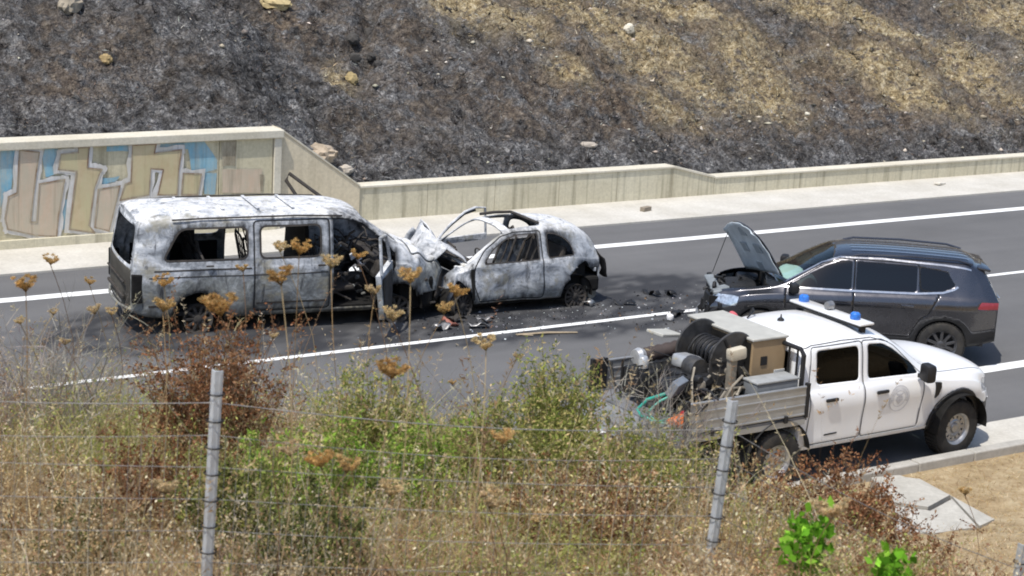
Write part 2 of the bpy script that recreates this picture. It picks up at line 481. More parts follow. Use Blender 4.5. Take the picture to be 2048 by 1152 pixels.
# graffiti: flat paint on the wall face (x, z)
BLUE = [[(9.808, 1.79), (10.095, 1.79), (9.989, 1.008), (9.86, 0.919), (9.795, 0.763)],
    [(10.594, 1.79), (10.839, 1.79), (10.77, 1.32), (10.606, 1.28), (10.56, 1.621)],
    [(11.736, 1.79), (12.177, 1.79), (12.161, 1.676), (11.736, 1.695)],
    [(11.635, 1.207), (11.975, 1.222), (11.907, 1.126), (11.635, 1.092)],
    [(12.625, 1.79), (13.612, 1.79), (13.871, 1.426), (13.874, 1.256), (13.622, 1.201), (13.37, 1.248), (13.294, 1.656), (12.8, 1.696), (12.661, 1.686)],
    [(13.586, 1.203), (13.875, 1.187), (13.845, 0.778), (13.628, 0.791)],
    [(10.916, 0.822), (11.032, 0.88), (10.997, 0.356), (10.88, 0.298)]]
LETTER = [[(10.142, 1.79), (10.496, 1.737), (10.428, 1.338), (10.323, 0.501), (10.437, 0.493), (10.491, 1.173), (10.951, 1.228), (10.917, 1.051), (10.832, 0.565), (10.797, 0.20), (10.435, 0.247), (9.918, 0.398), (9.872, 0.596), (9.941, 0.979), (10.086, 1.035)],
    [(11.201, 1.79), (11.4, 1.79), (11.366, 1.419), (11.635, 1.372), (11.584, 1.276), (11.5, 1.05), (11.399, 0.361), (11.5, 0.221), (11.03, 0.32), (11.166, 1.364), (10.836, 1.414), (10.887, 1.686), (11.2, 1.704)],
    [(11.568, 1.013), (11.975, 1.056), (11.84, 0.498), (11.772, 0.235), (11.5, 0.321)],
    [(12.211, 1.79), (12.66, 1.79), (12.627, 1.621), (13.152, 1.663), (13.103, 1.296), (13.073, 0.824), (12.703, 0.846), (12.804, 1.311), (12.559, 1.341), (12.528, 0.857), (11.976, 0.79), (12.078, 1.083), (12.181, 1.111)],
    [(13.193, 1.223), (13.55, 1.187), (13.484, 0.8), (13.162, 0.819)]]
PINK = [[(13.983, 1.25), (14.794, 1.208), (14.767, 0.758), (13.991, 0.804)], [(8.6, 1.3), (9.3, 1.35), (9.4, .5), (8.5, .45)]]
STAIN = [[(13.955, 1.762), (14.264, 1.782), (14.237, 1.305), (13.981, 1.318)], [(14.74, 1.107), (14.834, 1.102), (14.822, 0.789), (14.766, 0.793)]]
def paint(name, lo, hi, fade=.5, fcol=(.46, .42, .32)):
    t = NT(name)
    c = t.ramp(t.noise(4, 6, .7), [(.3, lo), (.7, hi)])
    c = t.mix(t.ramp(t.noise(2.2, 7, .75, vec=t.mapping((2.5, 2.5, .7), loc=(4, 1, 2))), [(.38, .1), (.60, min(1, fade + .25))]), c, fcol)
    c = t.mix(t.ramp(t.noise(1, 5, .7, vec=t.mapping((7, 7, .3))), [(.52, 0), (.75, .55)]), c, (.12, .10, .07))
    return t.set(c, .85, 0, .25).m
P_BLUE = paint("faded_blue_paint", (.10, .33, .48), (.24, .48, .60), .3)
P_TAN = paint("tan_paint", (.45, .345, .205), (.55, .445, .29), .5, (.50, .46, .28))
P_ROSE = paint("rose_paint", (.52, .39, .28), (.60, .48, .37), .5)
P_WHITE = paint("white_paint", (.58, .57, .56), (.70, .69, .69), .35)
P_BROWN = paint("brown_paint", (.17, .10, .06), (.28, .17, .10), .5)
P_STAIN = paint("stain_wash", (.16, .13, .085), (.26, .21, .14), .6)
YG = 31.194
def patch(poly, mat, lay):
    pts = []
    for i in range(len(poly)):
        a = poly[i]; c = poly[(i + 1) % len(poly)]
        for k in range(3):
            s = k / 3; pts.append((a[0] + (c[0] - a[0]) * s + random.uniform(-.006, .006), a[1] + (c[1] - a[1]) * s + random.uniform(-.008, .008)))
    lift[0] += .0004
    V = [Vector((p[0], YG - .0008 * lay - lift[0], p[1])) for p in pts]
    from mathutils.geometry import tessellate_polygon
    F = tessellate_polygon([[Vector((p[0], p[1], 0)) for p in pts]])
    me = bpy.data.meshes.new("paint_patch"); me.from_pydata([tuple(v) for v in V], [], [tuple(f) for f in F]); me.materials.append(mat)
    link(bpy.data.objects.new("paint_patch", me), gw)
lift = [0.0]
def outline(poly, w, mat, lay):
    lift[0] += .0011
    n = len(poly); V = []; F = []
    for i in range(n):
        a = Vector(poly[i]); c = Vector(poly[(i + 1) % n]); d = (c - a).normalized(); nn = Vector((-d.y, d.x))
        q = len(V)
        a2, c2 = a - d * w * .4, c + d * w * .4
        for s in range(5):
            p = a2.lerp(c2, s / 4); ww = w * random.uniform(.6, 1.15)
            V += [(p.x + nn.x * ww / 2, YG - .0008 * lay - .0012 * (i % 5) - lift[0], p.y + nn.y * ww / 2), (p.x - nn.x * ww / 2, YG - .0008 * lay - .0012 * (i % 5) - lift[0], p.y - nn.y * ww / 2)]
        F += [(q + 2 * s, q + 2 * s + 1, q + 2 * s + 3, q + 2 * s + 2) for s in range(4)]
    mobj("paint_outline", V, F, mat, gw)
for p in BLUE: patch(p, P_BLUE, 1)
for p in PINK: patch(p, P_ROSE, 1)
for p in STAIN: patch(p, P_STAIN, 2)
for i, p in enumerate(LETTER):
    outline(p, .19, P_WHITE, 6); patch(p, P_ROSE if i in (0, 2) else P_TAN, 16); outline(p, .030, P_BROWN, 20)
    off = [(q[0] + .05, q[1] - .05) for q in p]
# ================================================================ VEHICLE BODIES
def pchip(pts):
    xs = np.array([p[0] for p in pts], float); ys = np.array([p[1] for p in pts], float)
    o = np.argsort(xs); xs = xs[o]; ys = ys[o]
    h = np.diff(xs); d = np.diff(ys) / h
    m = np.zeros(len(xs))
    if len(xs) > 2:
        w1 = 2 * h[1:] + h[:-1]; w2 = h[1:] + 2 * h[:-1]
        ok = d[1:] * d[:-1] > 0
        with np.errstate(divide='ignore', invalid='ignore'):
            hm = (w1 + w2) / (w1 / d[:-1] + w2 / d[1:])
        m[1:-1] = np.where(ok, hm, 0)
    m[0] = d[0]; m[-1] = d[-1]
    def f(x):
        x = np.clip(np.asarray(x, float), xs[0], xs[-1])
        i = np.clip(np.searchsorted(xs, x) - 1, 0, len(h) - 1)
        t = (x - xs[i]) / h[i]
        return ((2 * t**3 - 3 * t**2 + 1) * ys[i] + (t**3 - 2 * t**2 + t) * h[i] * m[i] + (-2 * t**3 + 3 * t**2) * ys[i + 1] + (t**3 - t**2) * h[i] * m[i + 1])
    return f

def in_poly(px, py, poly):
    inside = np.zeros(px.shape, bool); n = len(poly)
    for i in range(n):
        x1, y1 = poly[i]; x2, y2 = poly[(i + 1) % n]
        c = ((y1 > py) != (y2 > py)) & (px < (x2 - x1) * (py - y1) / (y2 - y1 + 1e-12) + x1)
        inside ^= c
    return inside

def roundpoly(poly, r, n=4):
    """rounds the corners of a polygon"""
    out = []; N = len(poly)
    for i in range(N):
        p = np.array(poly[i], float); a = np.array(poly[i - 1], float); c = np.array(poly[(i + 1) % N], float)
        la = np.linalg.norm(a - p); lc = np.linalg.norm(c - p); q = min(r, la * .45, lc * .45)
        s = p + (a - p) / la * q; e = p + (c - p) / lc * q
        for k in range(n + 1):
            t = k / n; out.append(tuple((1 - t)**2 * s + 2 * t * (1 - t) * p + t * t * e))
    return out

def circle(cx, cz, r, a0=0, a1=360, n=28):
    return [(cx + r * cos(radians(a0 + (a1 - a0) * k / n)), cz + r * sin(radians(a0 + (a1 - a0) * k / n))) for k in range(n + (a1 - a0 != 360))]

def tri_split(na, nb, locked):
    I = np.arange(na * nb).reshape(na, nb); a, b, c, d = I[:-1, :-1].ravel(), I[1:, :-1].ravel(), I[1:, 1:].ravel(), I[:-1, 1:].ravel()
    L = locked.ravel(); bd = (L[b] & L[d] & ~(L[a] & L[c]))[:, None]
    t1 = np.where(bd, np.stack([a, b, d], -1), np.stack([a, b, c], -1)); t2 = np.where(bd, np.stack([b, c, d], -1), np.stack([a, c, d], -1))
    return np.concatenate([t1, t2]), L

class Shell:
    """lofted vehicle body: x forward, y left, z up. ctl(x) gives the section's control points from sill to roof centre."""
    def __init__(s, x0, x1, ctl, step=.03, deform=None, rounds=3):
        s.x0, s.x1, s.ctl, s.deform, s.rounds = x0, x1, ctl, deform, rounds
        s.nx = int(round((x1 - x0) / step)) + 1
        s.xs = np.linspace(x0, x1, s.nx); s.dx = s.xs[1] - s.xs[0]
        s.S = s.section(s.xs)                       # nx, N, 2
        s.N = s.S.shape[1]
        s.gx, s.gt = np.meshgrid(np.arange(s.nx, dtype=float), np.arange(s.N, dtype=float), indexing='ij')
        s.locked = np.zeros(s.gx.shape, bool)
        s.region = None; s.feats = []
    def section(s, xs):
        C = np.stack([np.stack([np.broadcast_to(np.asarray(a, float), xs.shape), np.broadcast_to(np.asarray(b, float), xs.shape)], -1) for a, b in s.ctl(xs)], 1)
        for _ in range(s.rounds):
            A = C[:, :-1] * .75 + C[:, 1:] * .25; B = C[:, :-1] * .25 + C[:, 1:] * .75
            M = np.stack([A, B], 2).reshape(C.shape[0], -1, 2)
            C = np.concatenate([C[:, :1], M[:, 1:-1], C[:, -1:]], 1)
        return C
    def at(s, gx, gt):
        """grid coordinates -> 3D on the +y side"""
        i = np.clip(np.floor(gx).astype(int), 0, s.nx - 2); fx = gx - i
        j = np.clip(np.floor(gt).astype(int), 0, s.N - 2); ft = gt - j
        S = s.S
        yz = ((S[i, j] * (1 - fx)[..., None] + S[i + 1, j] * fx[..., None]) * (1 - ft)[..., None]
              + (S[i, j + 1] * (1 - fx)[..., None] + S[i + 1, j + 1] * fx[..., None]) * ft[..., None])
        x = s.x0 + gx * s.dx
        return np.stack([x, yz[..., 0], yz[..., 1]], -1)
    def to_grid(s, poly, view):
        """side (x,z) or top (x,y) outline -> dense outline in grid units"""
        out = []; n = len(poly)
        for i in range(n):
            a = np.array(poly[i], float); c = np.array(poly[(i + 1) % n], float)
            k = max(2, int(np.linalg.norm(c - a) / (s.dx * .12)))
            for q in range(k):
                out.append(a + (c - a) * q / k)
        out = np.array(out); gx = (out[:, 0] - s.x0) / s.dx
        gt = np.zeros(len(out))
        for i in range(len(out)):
            g = min(max(gx[i], 0), s.nx - 1.001); k = int(g); f = g - k
            sec = s.S[k] * (1 - f) + s.S[k + 1] * f
            if view == 'side':
                z = np.maximum.accumulate(sec[:, 1] + np.arange(s.N) * 1e-6); gt[i] = np.interp(out[i, 1], z, np.arange(s.N))
            else:
                j0 = s.N // 3; y = np.maximum.accumulate(sec[j0:, 0][::-1] + np.arange(s.N - j0) * 1e-6)
                gt[i] = np.interp(out[i, 1], y, (np.arange(j0, s.N)[::-1]).astype(float))
        return np.stack([gx, gt], -1)
    def feature(s, name, poly, view='side', late=False):
        """late: snapped first, yet laid over the regions that follow"""
        g = s.to_grid(poly, view); s.feats.append((name, g, late))
        lo = g.min(0) - 2; hi = g.max(0) + 2
        box = (s.gx > lo[0]) & (s.gx < hi[0]) & (s.gt > lo[1]) & (s.gt < hi[1]) & ~s.locked
        idx = np.argwhere(box)
        if len(idx) == 0: return
        P = np.stack([s.gx[box], s.gt[box]], -1)
        for k0 in range(0, len(P), 2000):
            Q = P[k0:k0 + 2000]
            D = ((Q[:, None, :] - g[None]) ** 2).sum(-1); m = D.argmin(1); dm = D[np.arange(len(Q)), m]
            sel = dm < .52 ** 2
            ii = idx[k0:k0 + 2000][sel]
            edge = (ii[:, 0] == 0) | (ii[:, 0] == s.nx - 1) | (ii[:, 1] == 0) | (ii[:, 1] == s.N - 1)
            t = g[m[sel]].copy()
            t[ii[:, 0] == 0, 0] = 0; t[ii[:, 0] == s.nx - 1, 0] = s.nx - 1
            t[ii[:, 1] == 0, 1] = 0; t[ii[:, 1] == s.N - 1, 1] = s.N - 1
            s.gx[ii[:, 0], ii[:, 1]] = t[:, 0]; s.gt[ii[:, 0], ii[:, 1]] = t[:, 1]
            s.locked[ii[:, 0], ii[:, 1]] = True
    def classify(s):
        """splits every cell into two triangles along the snapped diagonal and names each by the outline it lies in"""
        s.tri, L = tri_split(s.nx, s.N, s.locked)
        gx = s.gx.ravel(); gt = s.gt.ravel()
        cx = gx[s.tri].mean(1); ct = gt[s.tri].mean(1)
        r = np.full(len(cx), 'body', dtype=object)
        for name, g, late in sorted(s.feats, key=lambda f: f[2]):
            r[in_poly(cx, ct, g)] = name
        s.region = r; s.P = s.at(s.gx, s.gt)
    def on_side(s, x, z, side, lift=.003):
        """points of the side view (x,z) -> 3D just above the body side"""
        x = np.asarray(x, float); z = np.asarray(z, float); out = []
        for a, c in zip(x.ravel(), z.ravel()):
            g = min(max((a - s.x0) / s.dx, 0), s.nx - 1.001); k = int(g); f = g - k; sec = s.S[k] * (1 - f) + s.S[k + 1] * f
            zz = np.maximum.accumulate(sec[:, 1] + np.arange(s.N) * 1e-6); out.append((a, side * (np.interp(c, zz, sec[:, 0]) + lift), c))
        return s.out(np.array(out))
    def out(s, V):
        return s.deform(V) if s.deform else V
    def mesh(s, picks):
        """picks: list of (region, side) with side +1 / -1 -> (verts, quads)"""
        Vs = []; Fs = []; off = 0
        n = s.nx * s.N
        for side in (1, -1):
            regs = [a for a, b in picks if b == side]
            if not regs: continue
            q = s.tri[np.isin(s.region, regs)]
            if side == 1: q = q[:, ::-1]
            V = s.P.reshape(-1, 3).copy(); V[:, 1] *= side
            Vs.append(V); Fs.append(q + off); off += n
        if not Vs: return np.zeros((0, 3)), np.zeros((0, 3), int)
        V = np.concatenate(Vs); F = np.concatenate(Fs)
        used, inv = np.unique(F, return_inverse=True)
        V = V[used]; F = inv.reshape(F.shape)
        # weld the centre line
        key = np.round(V, 5); _, first, inv2 = np.unique(key, axis=0, return_index=True, return_inverse=True)
        V = V[first]; F = inv2.reshape(-1)[F]
        return s.out(V), F
    def part(s, name, picks, mat, parent, solid=.0, sharp=40, attrs=None):
        V, F = s.mesh(picks)
        if len(F) == 0: return None
        # drop doubled corners -> triangles stay as quads with repeated index removed
        faces = []
        for q in F:
            u = list(dict.fromkeys(q.tolist()))
            if len(u) >= 3: faces.append(u)
        return mobj(name, V, faces, mat, parent, smooth=True, sharp=sharp, solid=solid, colors=attrs(V) if attrs else None)
    def line(s, name, poly, view, side, w, mat, parent, lift=.004, closed=False):
        """thin strip following the surface (shut lines, trim)"""
        poly = list(poly) if closed else list(poly)
        g = s.to_grid(poly, view)
        if not closed:
            # to_grid closes the outline; cut the closing run
            L = [np.linalg.norm(np.array(poly[(i + 1) % len(poly)]) - np.array(poly[i])) for i in range(len(poly))]
            k = sum(max(2, int(l / (s.dx * .12))) for l in L[:-1]); g = g[:k]
        g = g[::3]
        P = s.at(np.clip(g[:, 0], 0, s.nx - 1), np.clip(g[:, 1], 0, s.N - 1)); e = .02
        Px = s.at(np.clip(g[:, 0] + e, 0, s.nx - 1), g[:, 1]) - s.at(np.clip(g[:, 0] - e, 0, s.nx - 1), g[:, 1])
        Pt = s.at(g[:, 0], np.clip(g[:, 1] + e, 0, s.N - 1)) - s.at(g[:, 0], np.clip(g[:, 1] - e, 0, s.N - 1))
        nrm = np.cross(Pt, Px); nrm /= np.linalg.norm(nrm, axis=1)[:, None] + 1e-12
        nrm = np.where((nrm[:, 1:2] < 0) & (np.abs(nrm[:, 1:2]) > .2), -nrm, nrm); nrm = np.where((nrm[:, 2:3] < 0) & (nrm[:, 1:2] < .2), -nrm, nrm)
        T = np.gradient(P, axis=0) if not closed else np.roll(P, -1, 0) - np.roll(P, 1, 0)
        T /= np.linalg.norm(T, axis=1)[:, None] + 1e-12
        S_ = np.cross(nrm, T)
        A = P + S_ * w / 2 + nrm * lift; B = P - S_ * w / 2 + nrm * lift
        V = np.concatenate([A, B]); V[:, 1] *= side; n = len(P)
        F = [(i, i + 1, n + i + 1, n + i) for i in range(n - 1)]
        if closed: F.append((n - 1, 0, n, 2 * n - 1))
        return mobj(name, s.out(V), F, mat, parent)
    def cap(s, end, feats=(), nu=16):
        """end surface (rear or front): grid in (y,z); returns dict region -> (V,F)"""
        i = 0 if end < 0 else s.nx - 1
        sec = s.S[i]; x = s.xs[i]
        U = np.linspace(-1, 1, 2 * nu + 1)
        Yg = sec[:, 0][:, None] * U[None]; Zg = np.repeat(sec[:, 1][:, None], len(U), 1)
        locked = np.zeros(Yg.shape, bool)
        dense = []
        for name, poly in feats:
            pts = []
            for k in range(len(poly)):
                a = np.array(poly[k], float); c = np.array(poly[(k + 1) % len(poly)], float)
                m_ = max(2, int(np.linalg.norm(c - a) / .008))
                pts += [a + (c - a) * q / m_ for q in range(m_)]
            pts = np.array(pts); dense.append((name, pts))
            for a in range(1, Yg.shape[0] - 1):
                for c in range(1, Yg.shape[1] - 1):
                    if locked[a, c]: continue
                    d = (pts[:, 0] - Yg[a, c]) ** 2 + (pts[:, 1] - Zg[a, c]) ** 2; k = d.argmin()
                    if d[k] < .03 ** 2: Yg[a, c], Zg[a, c] = pts[k]; locked[a, c] = True
        V = np.stack([np.full(Yg.shape, x), Yg, Zg], -1)
        nA, nB = Yg.shape
        T, _ = tri_split(nA, nB, locked); T = T[:, ::-1]
        cy = Yg.ravel()[T].mean(1); cz = Zg.ravel()[T].mean(1)
        r = np.full(len(cy), 'body', dtype=object)
        for name, pts in dense: r[in_poly(cy, cz, pts)] = name
        if end < 0: T = T[:, ::-1]
        W = s.out(V.reshape(-1, 3).copy())
        res = {}
        for name in set(r.ravel()):
            F = T[r == name]; used, inv = np.unique(F, return_inverse=True)
            res[name] = (W[used], inv.reshape(F.shape))
        return res

def soot_shade_near(polys, up=.22, around=.05):
    """smoke marks licked up from openings, shade painted along a sill (x,z outlines)"""
    D = []
    for poly in polys:
        for k in range(len(poly)):
            a = np.array(poly[k]); c = np.array(poly[(k + 1) % len(poly)])
            for q in range(8): D.append(a + (c - a) * q / 8)
    D = np.array(D)
    def f(V):
        out = np.zeros(len(V))
        for k0 in range(0, len(V), 4000):
            Q = V[k0:k0 + 4000]; dx = (Q[:, 0][:, None] - D[None, :, 0]); dz = (Q[:, 2][:, None] - D[None, :, 1])
            d = np.sqrt((dx / around) ** 2 + (np.where(dz > 0, dz / up, dz / around)) ** 2).min(1)
            out[k0:k0 + 4000] = np.clip(1.15 - d, 0, 1) * (np.abs(Q[:, 1]) > .45)
        return dict(soot=out)
    return f

def cap_part(name, caps, region, mat, parent, solid=0.0, sharp=40):
    if region not in caps: return None
    V, F = caps[region]
    return mobj(name, V, F, mat, parent, smooth=True, sharp=sharp, solid=solid)

def wheel(parent, loc, R, rimR, width, side, m_tyre, m_rim, spokes=8, burnt=False, steel=False, rot=0.0, steer=0.0):
    """side: +1 outer face towards +y. wheel > tyre, rim"""
    w = empty("wheel", (0, 0, 0)); w.parent = parent; w.location = loc; w.rotation_euler = (0, rot, steer)
    h = width / 2; o = side
    if not burnt:
        b = MB()
        b.lathe([(rimR, -h * .95), (rimR + .02, -h), (R - .05, -h), (R - .015, -h * .88), (R, -h * .6), (R, h * .6), (R - .015, h * .88), (R - .05, h), (rimR + .02, h), (rimR, h * .95)], 40)
        b.make("tyre", m_tyre, w, smooth=True)
        b = MB()                                       # tread blocks
        for k in range(44):
            a = 2 * pi * k / 44
            for yy in (-h * .5, 0, h * .5):
                b.box(((R + .003) * cos(a), yy, (R + .003) * sin(a)), (.012, width * .26, .034), (0, -a + 0, 0))
        b.make("tread", m_tyre, w)
    b = MB()
    f = o * (h - .02)
    b.lathe([(rimR - .005, -o * h * .9), (rimR - .03, -o * h * .5), (rimR - .035, f - o * .03), (rimR - .012, f), (rimR + .012, f + o * .012), (rimR + .014, f - o * .004), (rimR + .004, f - o * .02)], 40)
    hub = f - o * (.045 if steel else .02)
    b.lathe([(0.0, hub + o * .03), (.035, hub + o * .03), (.06, hub + o * .02), (.07, hub)], 20)
    if steel:
        b.lathe([(.07, hub), (.10, hub + o * .012), (.13, hub - o * .004)], 28)
        for k in range(spokes):
            a = 2 * pi * k / spokes
            b.box((.5 * (rimR + .10) * cos(a), hub - o * .005, .5 * (rimR + .10) * sin(a)), (rimR - .12, .012, .055), (0, -a, 0), bev=.005)
        b.lathe([(rimR - .055, hub + o * .0), (rimR - .02, hub + o * .01)], 40)
    else:
        for k in range(spokes):
            a = 2 * pi * k / spokes
            b.box(((rimR + .03) / 2 * cos(a), hub + o * .002, (rimR + .03) / 2 * sin(a)), (rimR - .03, .022, .045), (0, -a, 0), bev=.007)
    b.make("rim", m_rim, w, smooth=True)
    b = MB(); b.lathe([(0, hub - o * .07), (rimR - .04, hub - o * .07)], 24); b.make("brake_disc", m_tyre if not burnt else m_rim, w)
    return w

M_BLACK = plain("black_plastic", (.014, .014, .015), .55, 0, .4, .3, 5, .15, 120)
M_RUBBER = plain("tyre_rubber", (.030, .029, .028), .85, 0, .25, .25, 8, .3, 60, ((.11, .095, .075), .5))
M_DARK = plain("sooty_dark", (.012, .0115, .011), .9, 0, .2, .5, 7, .5, 25)
M_STEEL = plain("grey_steel", (.36, .36, .36), .45, .8, .5, .2, 10, .1, 60, ((.12, .09, .06), .5))
M_CHAR = plain("charred_metal", (.050, .046, .043), .85, .2, .3, .6, 6, .6, 22, ((.085, .068, .052), .7))
M_SEAM = plain("panel_gap", (.012, .012, .013), .9)

def glass(name, tint=(.30, .40, .42), ior=1.55, rough=.03):
    t = NT(name); t.set(tint, rough, 0, .5)
    t.b.inputs['Alpha'].default_value = 1.0
    tr = t.n.new("ShaderNodeBsdfTransparent"); tr.inputs[0].default_value = (*tint, 1)
    gl = t.n.new("ShaderNodeBsdfGlossy"); gl.inputs['Roughness'].default_value = rough; gl.inputs[0].default_value = (1, 1, 1, 1)
    fr = t.n.new("ShaderNodeFresnel"); fr.inputs[0].default_value = ior
    mx = t.n.new("ShaderNodeMixShader"); t.l.new(fr.outputs[0], mx.inputs[0]); t.l.new(tr.outputs[0], mx.inputs[1]); t.l.new(gl.outputs[0], mx.inputs[2])
    out = [n for n in t.n if n.type == 'OUTPUT_MATERIAL'][0]
    t.l.new(mx.outputs[0], out.inputs[0])
    return t.m

def burnt_paint(name, seed=0.0, low=.55, waist=1.0):
    """fire-stripped sheet metal: pale bluish ash, bare grey, soot and some rust; below the waist the paint burnt darker"""
    t = NT(name)
    v = t.mapping((1, 1, 1), loc=(seed, seed * .7, 0))
    n1 = t.noise(1.6, 6, .66, vec=t.mapping((1.0, 1.0, 1.7), loc=(seed, 0, 0)), dist=1.4)
    c = t.ramp(n1, [(.30, (.07, .075, .085)), (.39, (.19, .205, .225)), (.46, (.31, .33, .355)), (.55, (.45, .47, .50)), (.66, (.66, .67, .68))])
    n2 = t.noise(5, 7, .74, vec=v, dist=1.6)
    c = t.mix(t.ramp(n2, [(.50, 0), (.60, .8)]), c, t.ramp(t.noise(17, 5, .75, vec=v), [(.34, (.055, .06, .07)), (.5, (.24, .255, .275)), (.66, (.50, .51, .53))]))
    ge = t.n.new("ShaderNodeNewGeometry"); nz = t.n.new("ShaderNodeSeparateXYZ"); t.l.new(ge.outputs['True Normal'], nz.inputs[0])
    sunlit_ash = t.math('MULTIPLY', t.ramp(nz.outputs[2], [(.40, 0), (.80, 1)]), t.ramp(t.noise(2.6, 7, .75, vec=v, dist=1.2), [(.38, .0), (.48, 1)]))  # ash on upward faces; also paints the sunnier roof into the colour
    c = t.mix(sunlit_ash, c, t.ramp(n2, [(.4, (.74, .735, .72)), (.62, (.50, .505, .51))]))
    z = t.n.new("ShaderNodeSeparateXYZ"); t.l.new(t.coord(), z.inputs[0])
    zw = t.math('ADD', z.outputs[2], t.math('MULTIPLY', t.math('SUBTRACT', t.noise(1.8, 6, .7, vec=v, dist=.8), .5), .9))
    c = t.mix(t.ramp(zw, [(waist - .12, .80), (waist + .06, 0)]), c, t.ramp(t.noise(3.4, 7, .75, vec=v, dist=1.5), [(.32, (.035, .036, .036)), (.43, (.10, .105, .10)), (.53, (.19, .20, .19)), (.62, (.31, .33, .33)), (.72, (.52, .53, .52))]))
    zz = t.math('ADD', z.outputs[2], t.math('MULTIPLY', t.noise(2.4, 5, .65, vec=v), .9))
    c = t.mix(t.ramp(zz, [(low + .26, .85), (low + .46, 0)]), c, t.ramp(n2, [(.32, (.030, .028, .025)), (.52, (.11, .105, .085)), (.7, (.27, .265, .225))]))
    rustm = t.ramp(t.noise(2.1, 6, .7, vec=t.mapping((1, 1, 1), loc=(seed + 5, 2, 1))), [(.54, 0), (.64, .7)])
    c = t.mix(rustm, c, t.ramp(n2, [(.3, (.11, .09, .055)), (.5, (.22, .20, .14)), (.7, (.38, .36, .28))]))
    st = t.noise(1.3, 6, .72, vec=t.mapping((4.5, 4.5, .8), loc=(seed, 9, 0)), dist=.4)
    c = t.mix(t.ramp(st, [(.56, 0), (.68, .9)]), c, (.030, .031, .035))
    sm = t.math('MULTIPLY', t.attr('soot'), t.ramp(t.noise(7, 5, .7, vec=t.mapping((1.6, 1.6, .7))), [(.34, .15), (.58, 1)]))
    c = t.mix(sm, c, (.028, .028, .030))
    t.set(c, t.ramp(n2, [(.3, .5), (.7, .8)]), 0.1, .35)
    return t.bump(t.math('ADD', t.noise(4, 5, .6, vec=v), t.math('MULTIPLY', t.noise(30, 4, .7), .15)), .35, .05).m

def crumple(V, amp, freq, seed=0):
    V = V.copy()
    V[:, 0] += (fbm(V[:, 1] * freq + 5, V[:, 2] * freq + V[:, 0] * freq * .5, 3, seed) - .5) * amp
    V[:, 1] += (fbm(V[:, 0] * freq + 1, V[:, 2] * freq, 3, seed + 9) - .5) * amp
    V[:, 2] += (fbm(V[:, 0] * freq, V[:, 1] * freq + 3, 3, seed + 17) - .5) * amp
    return V
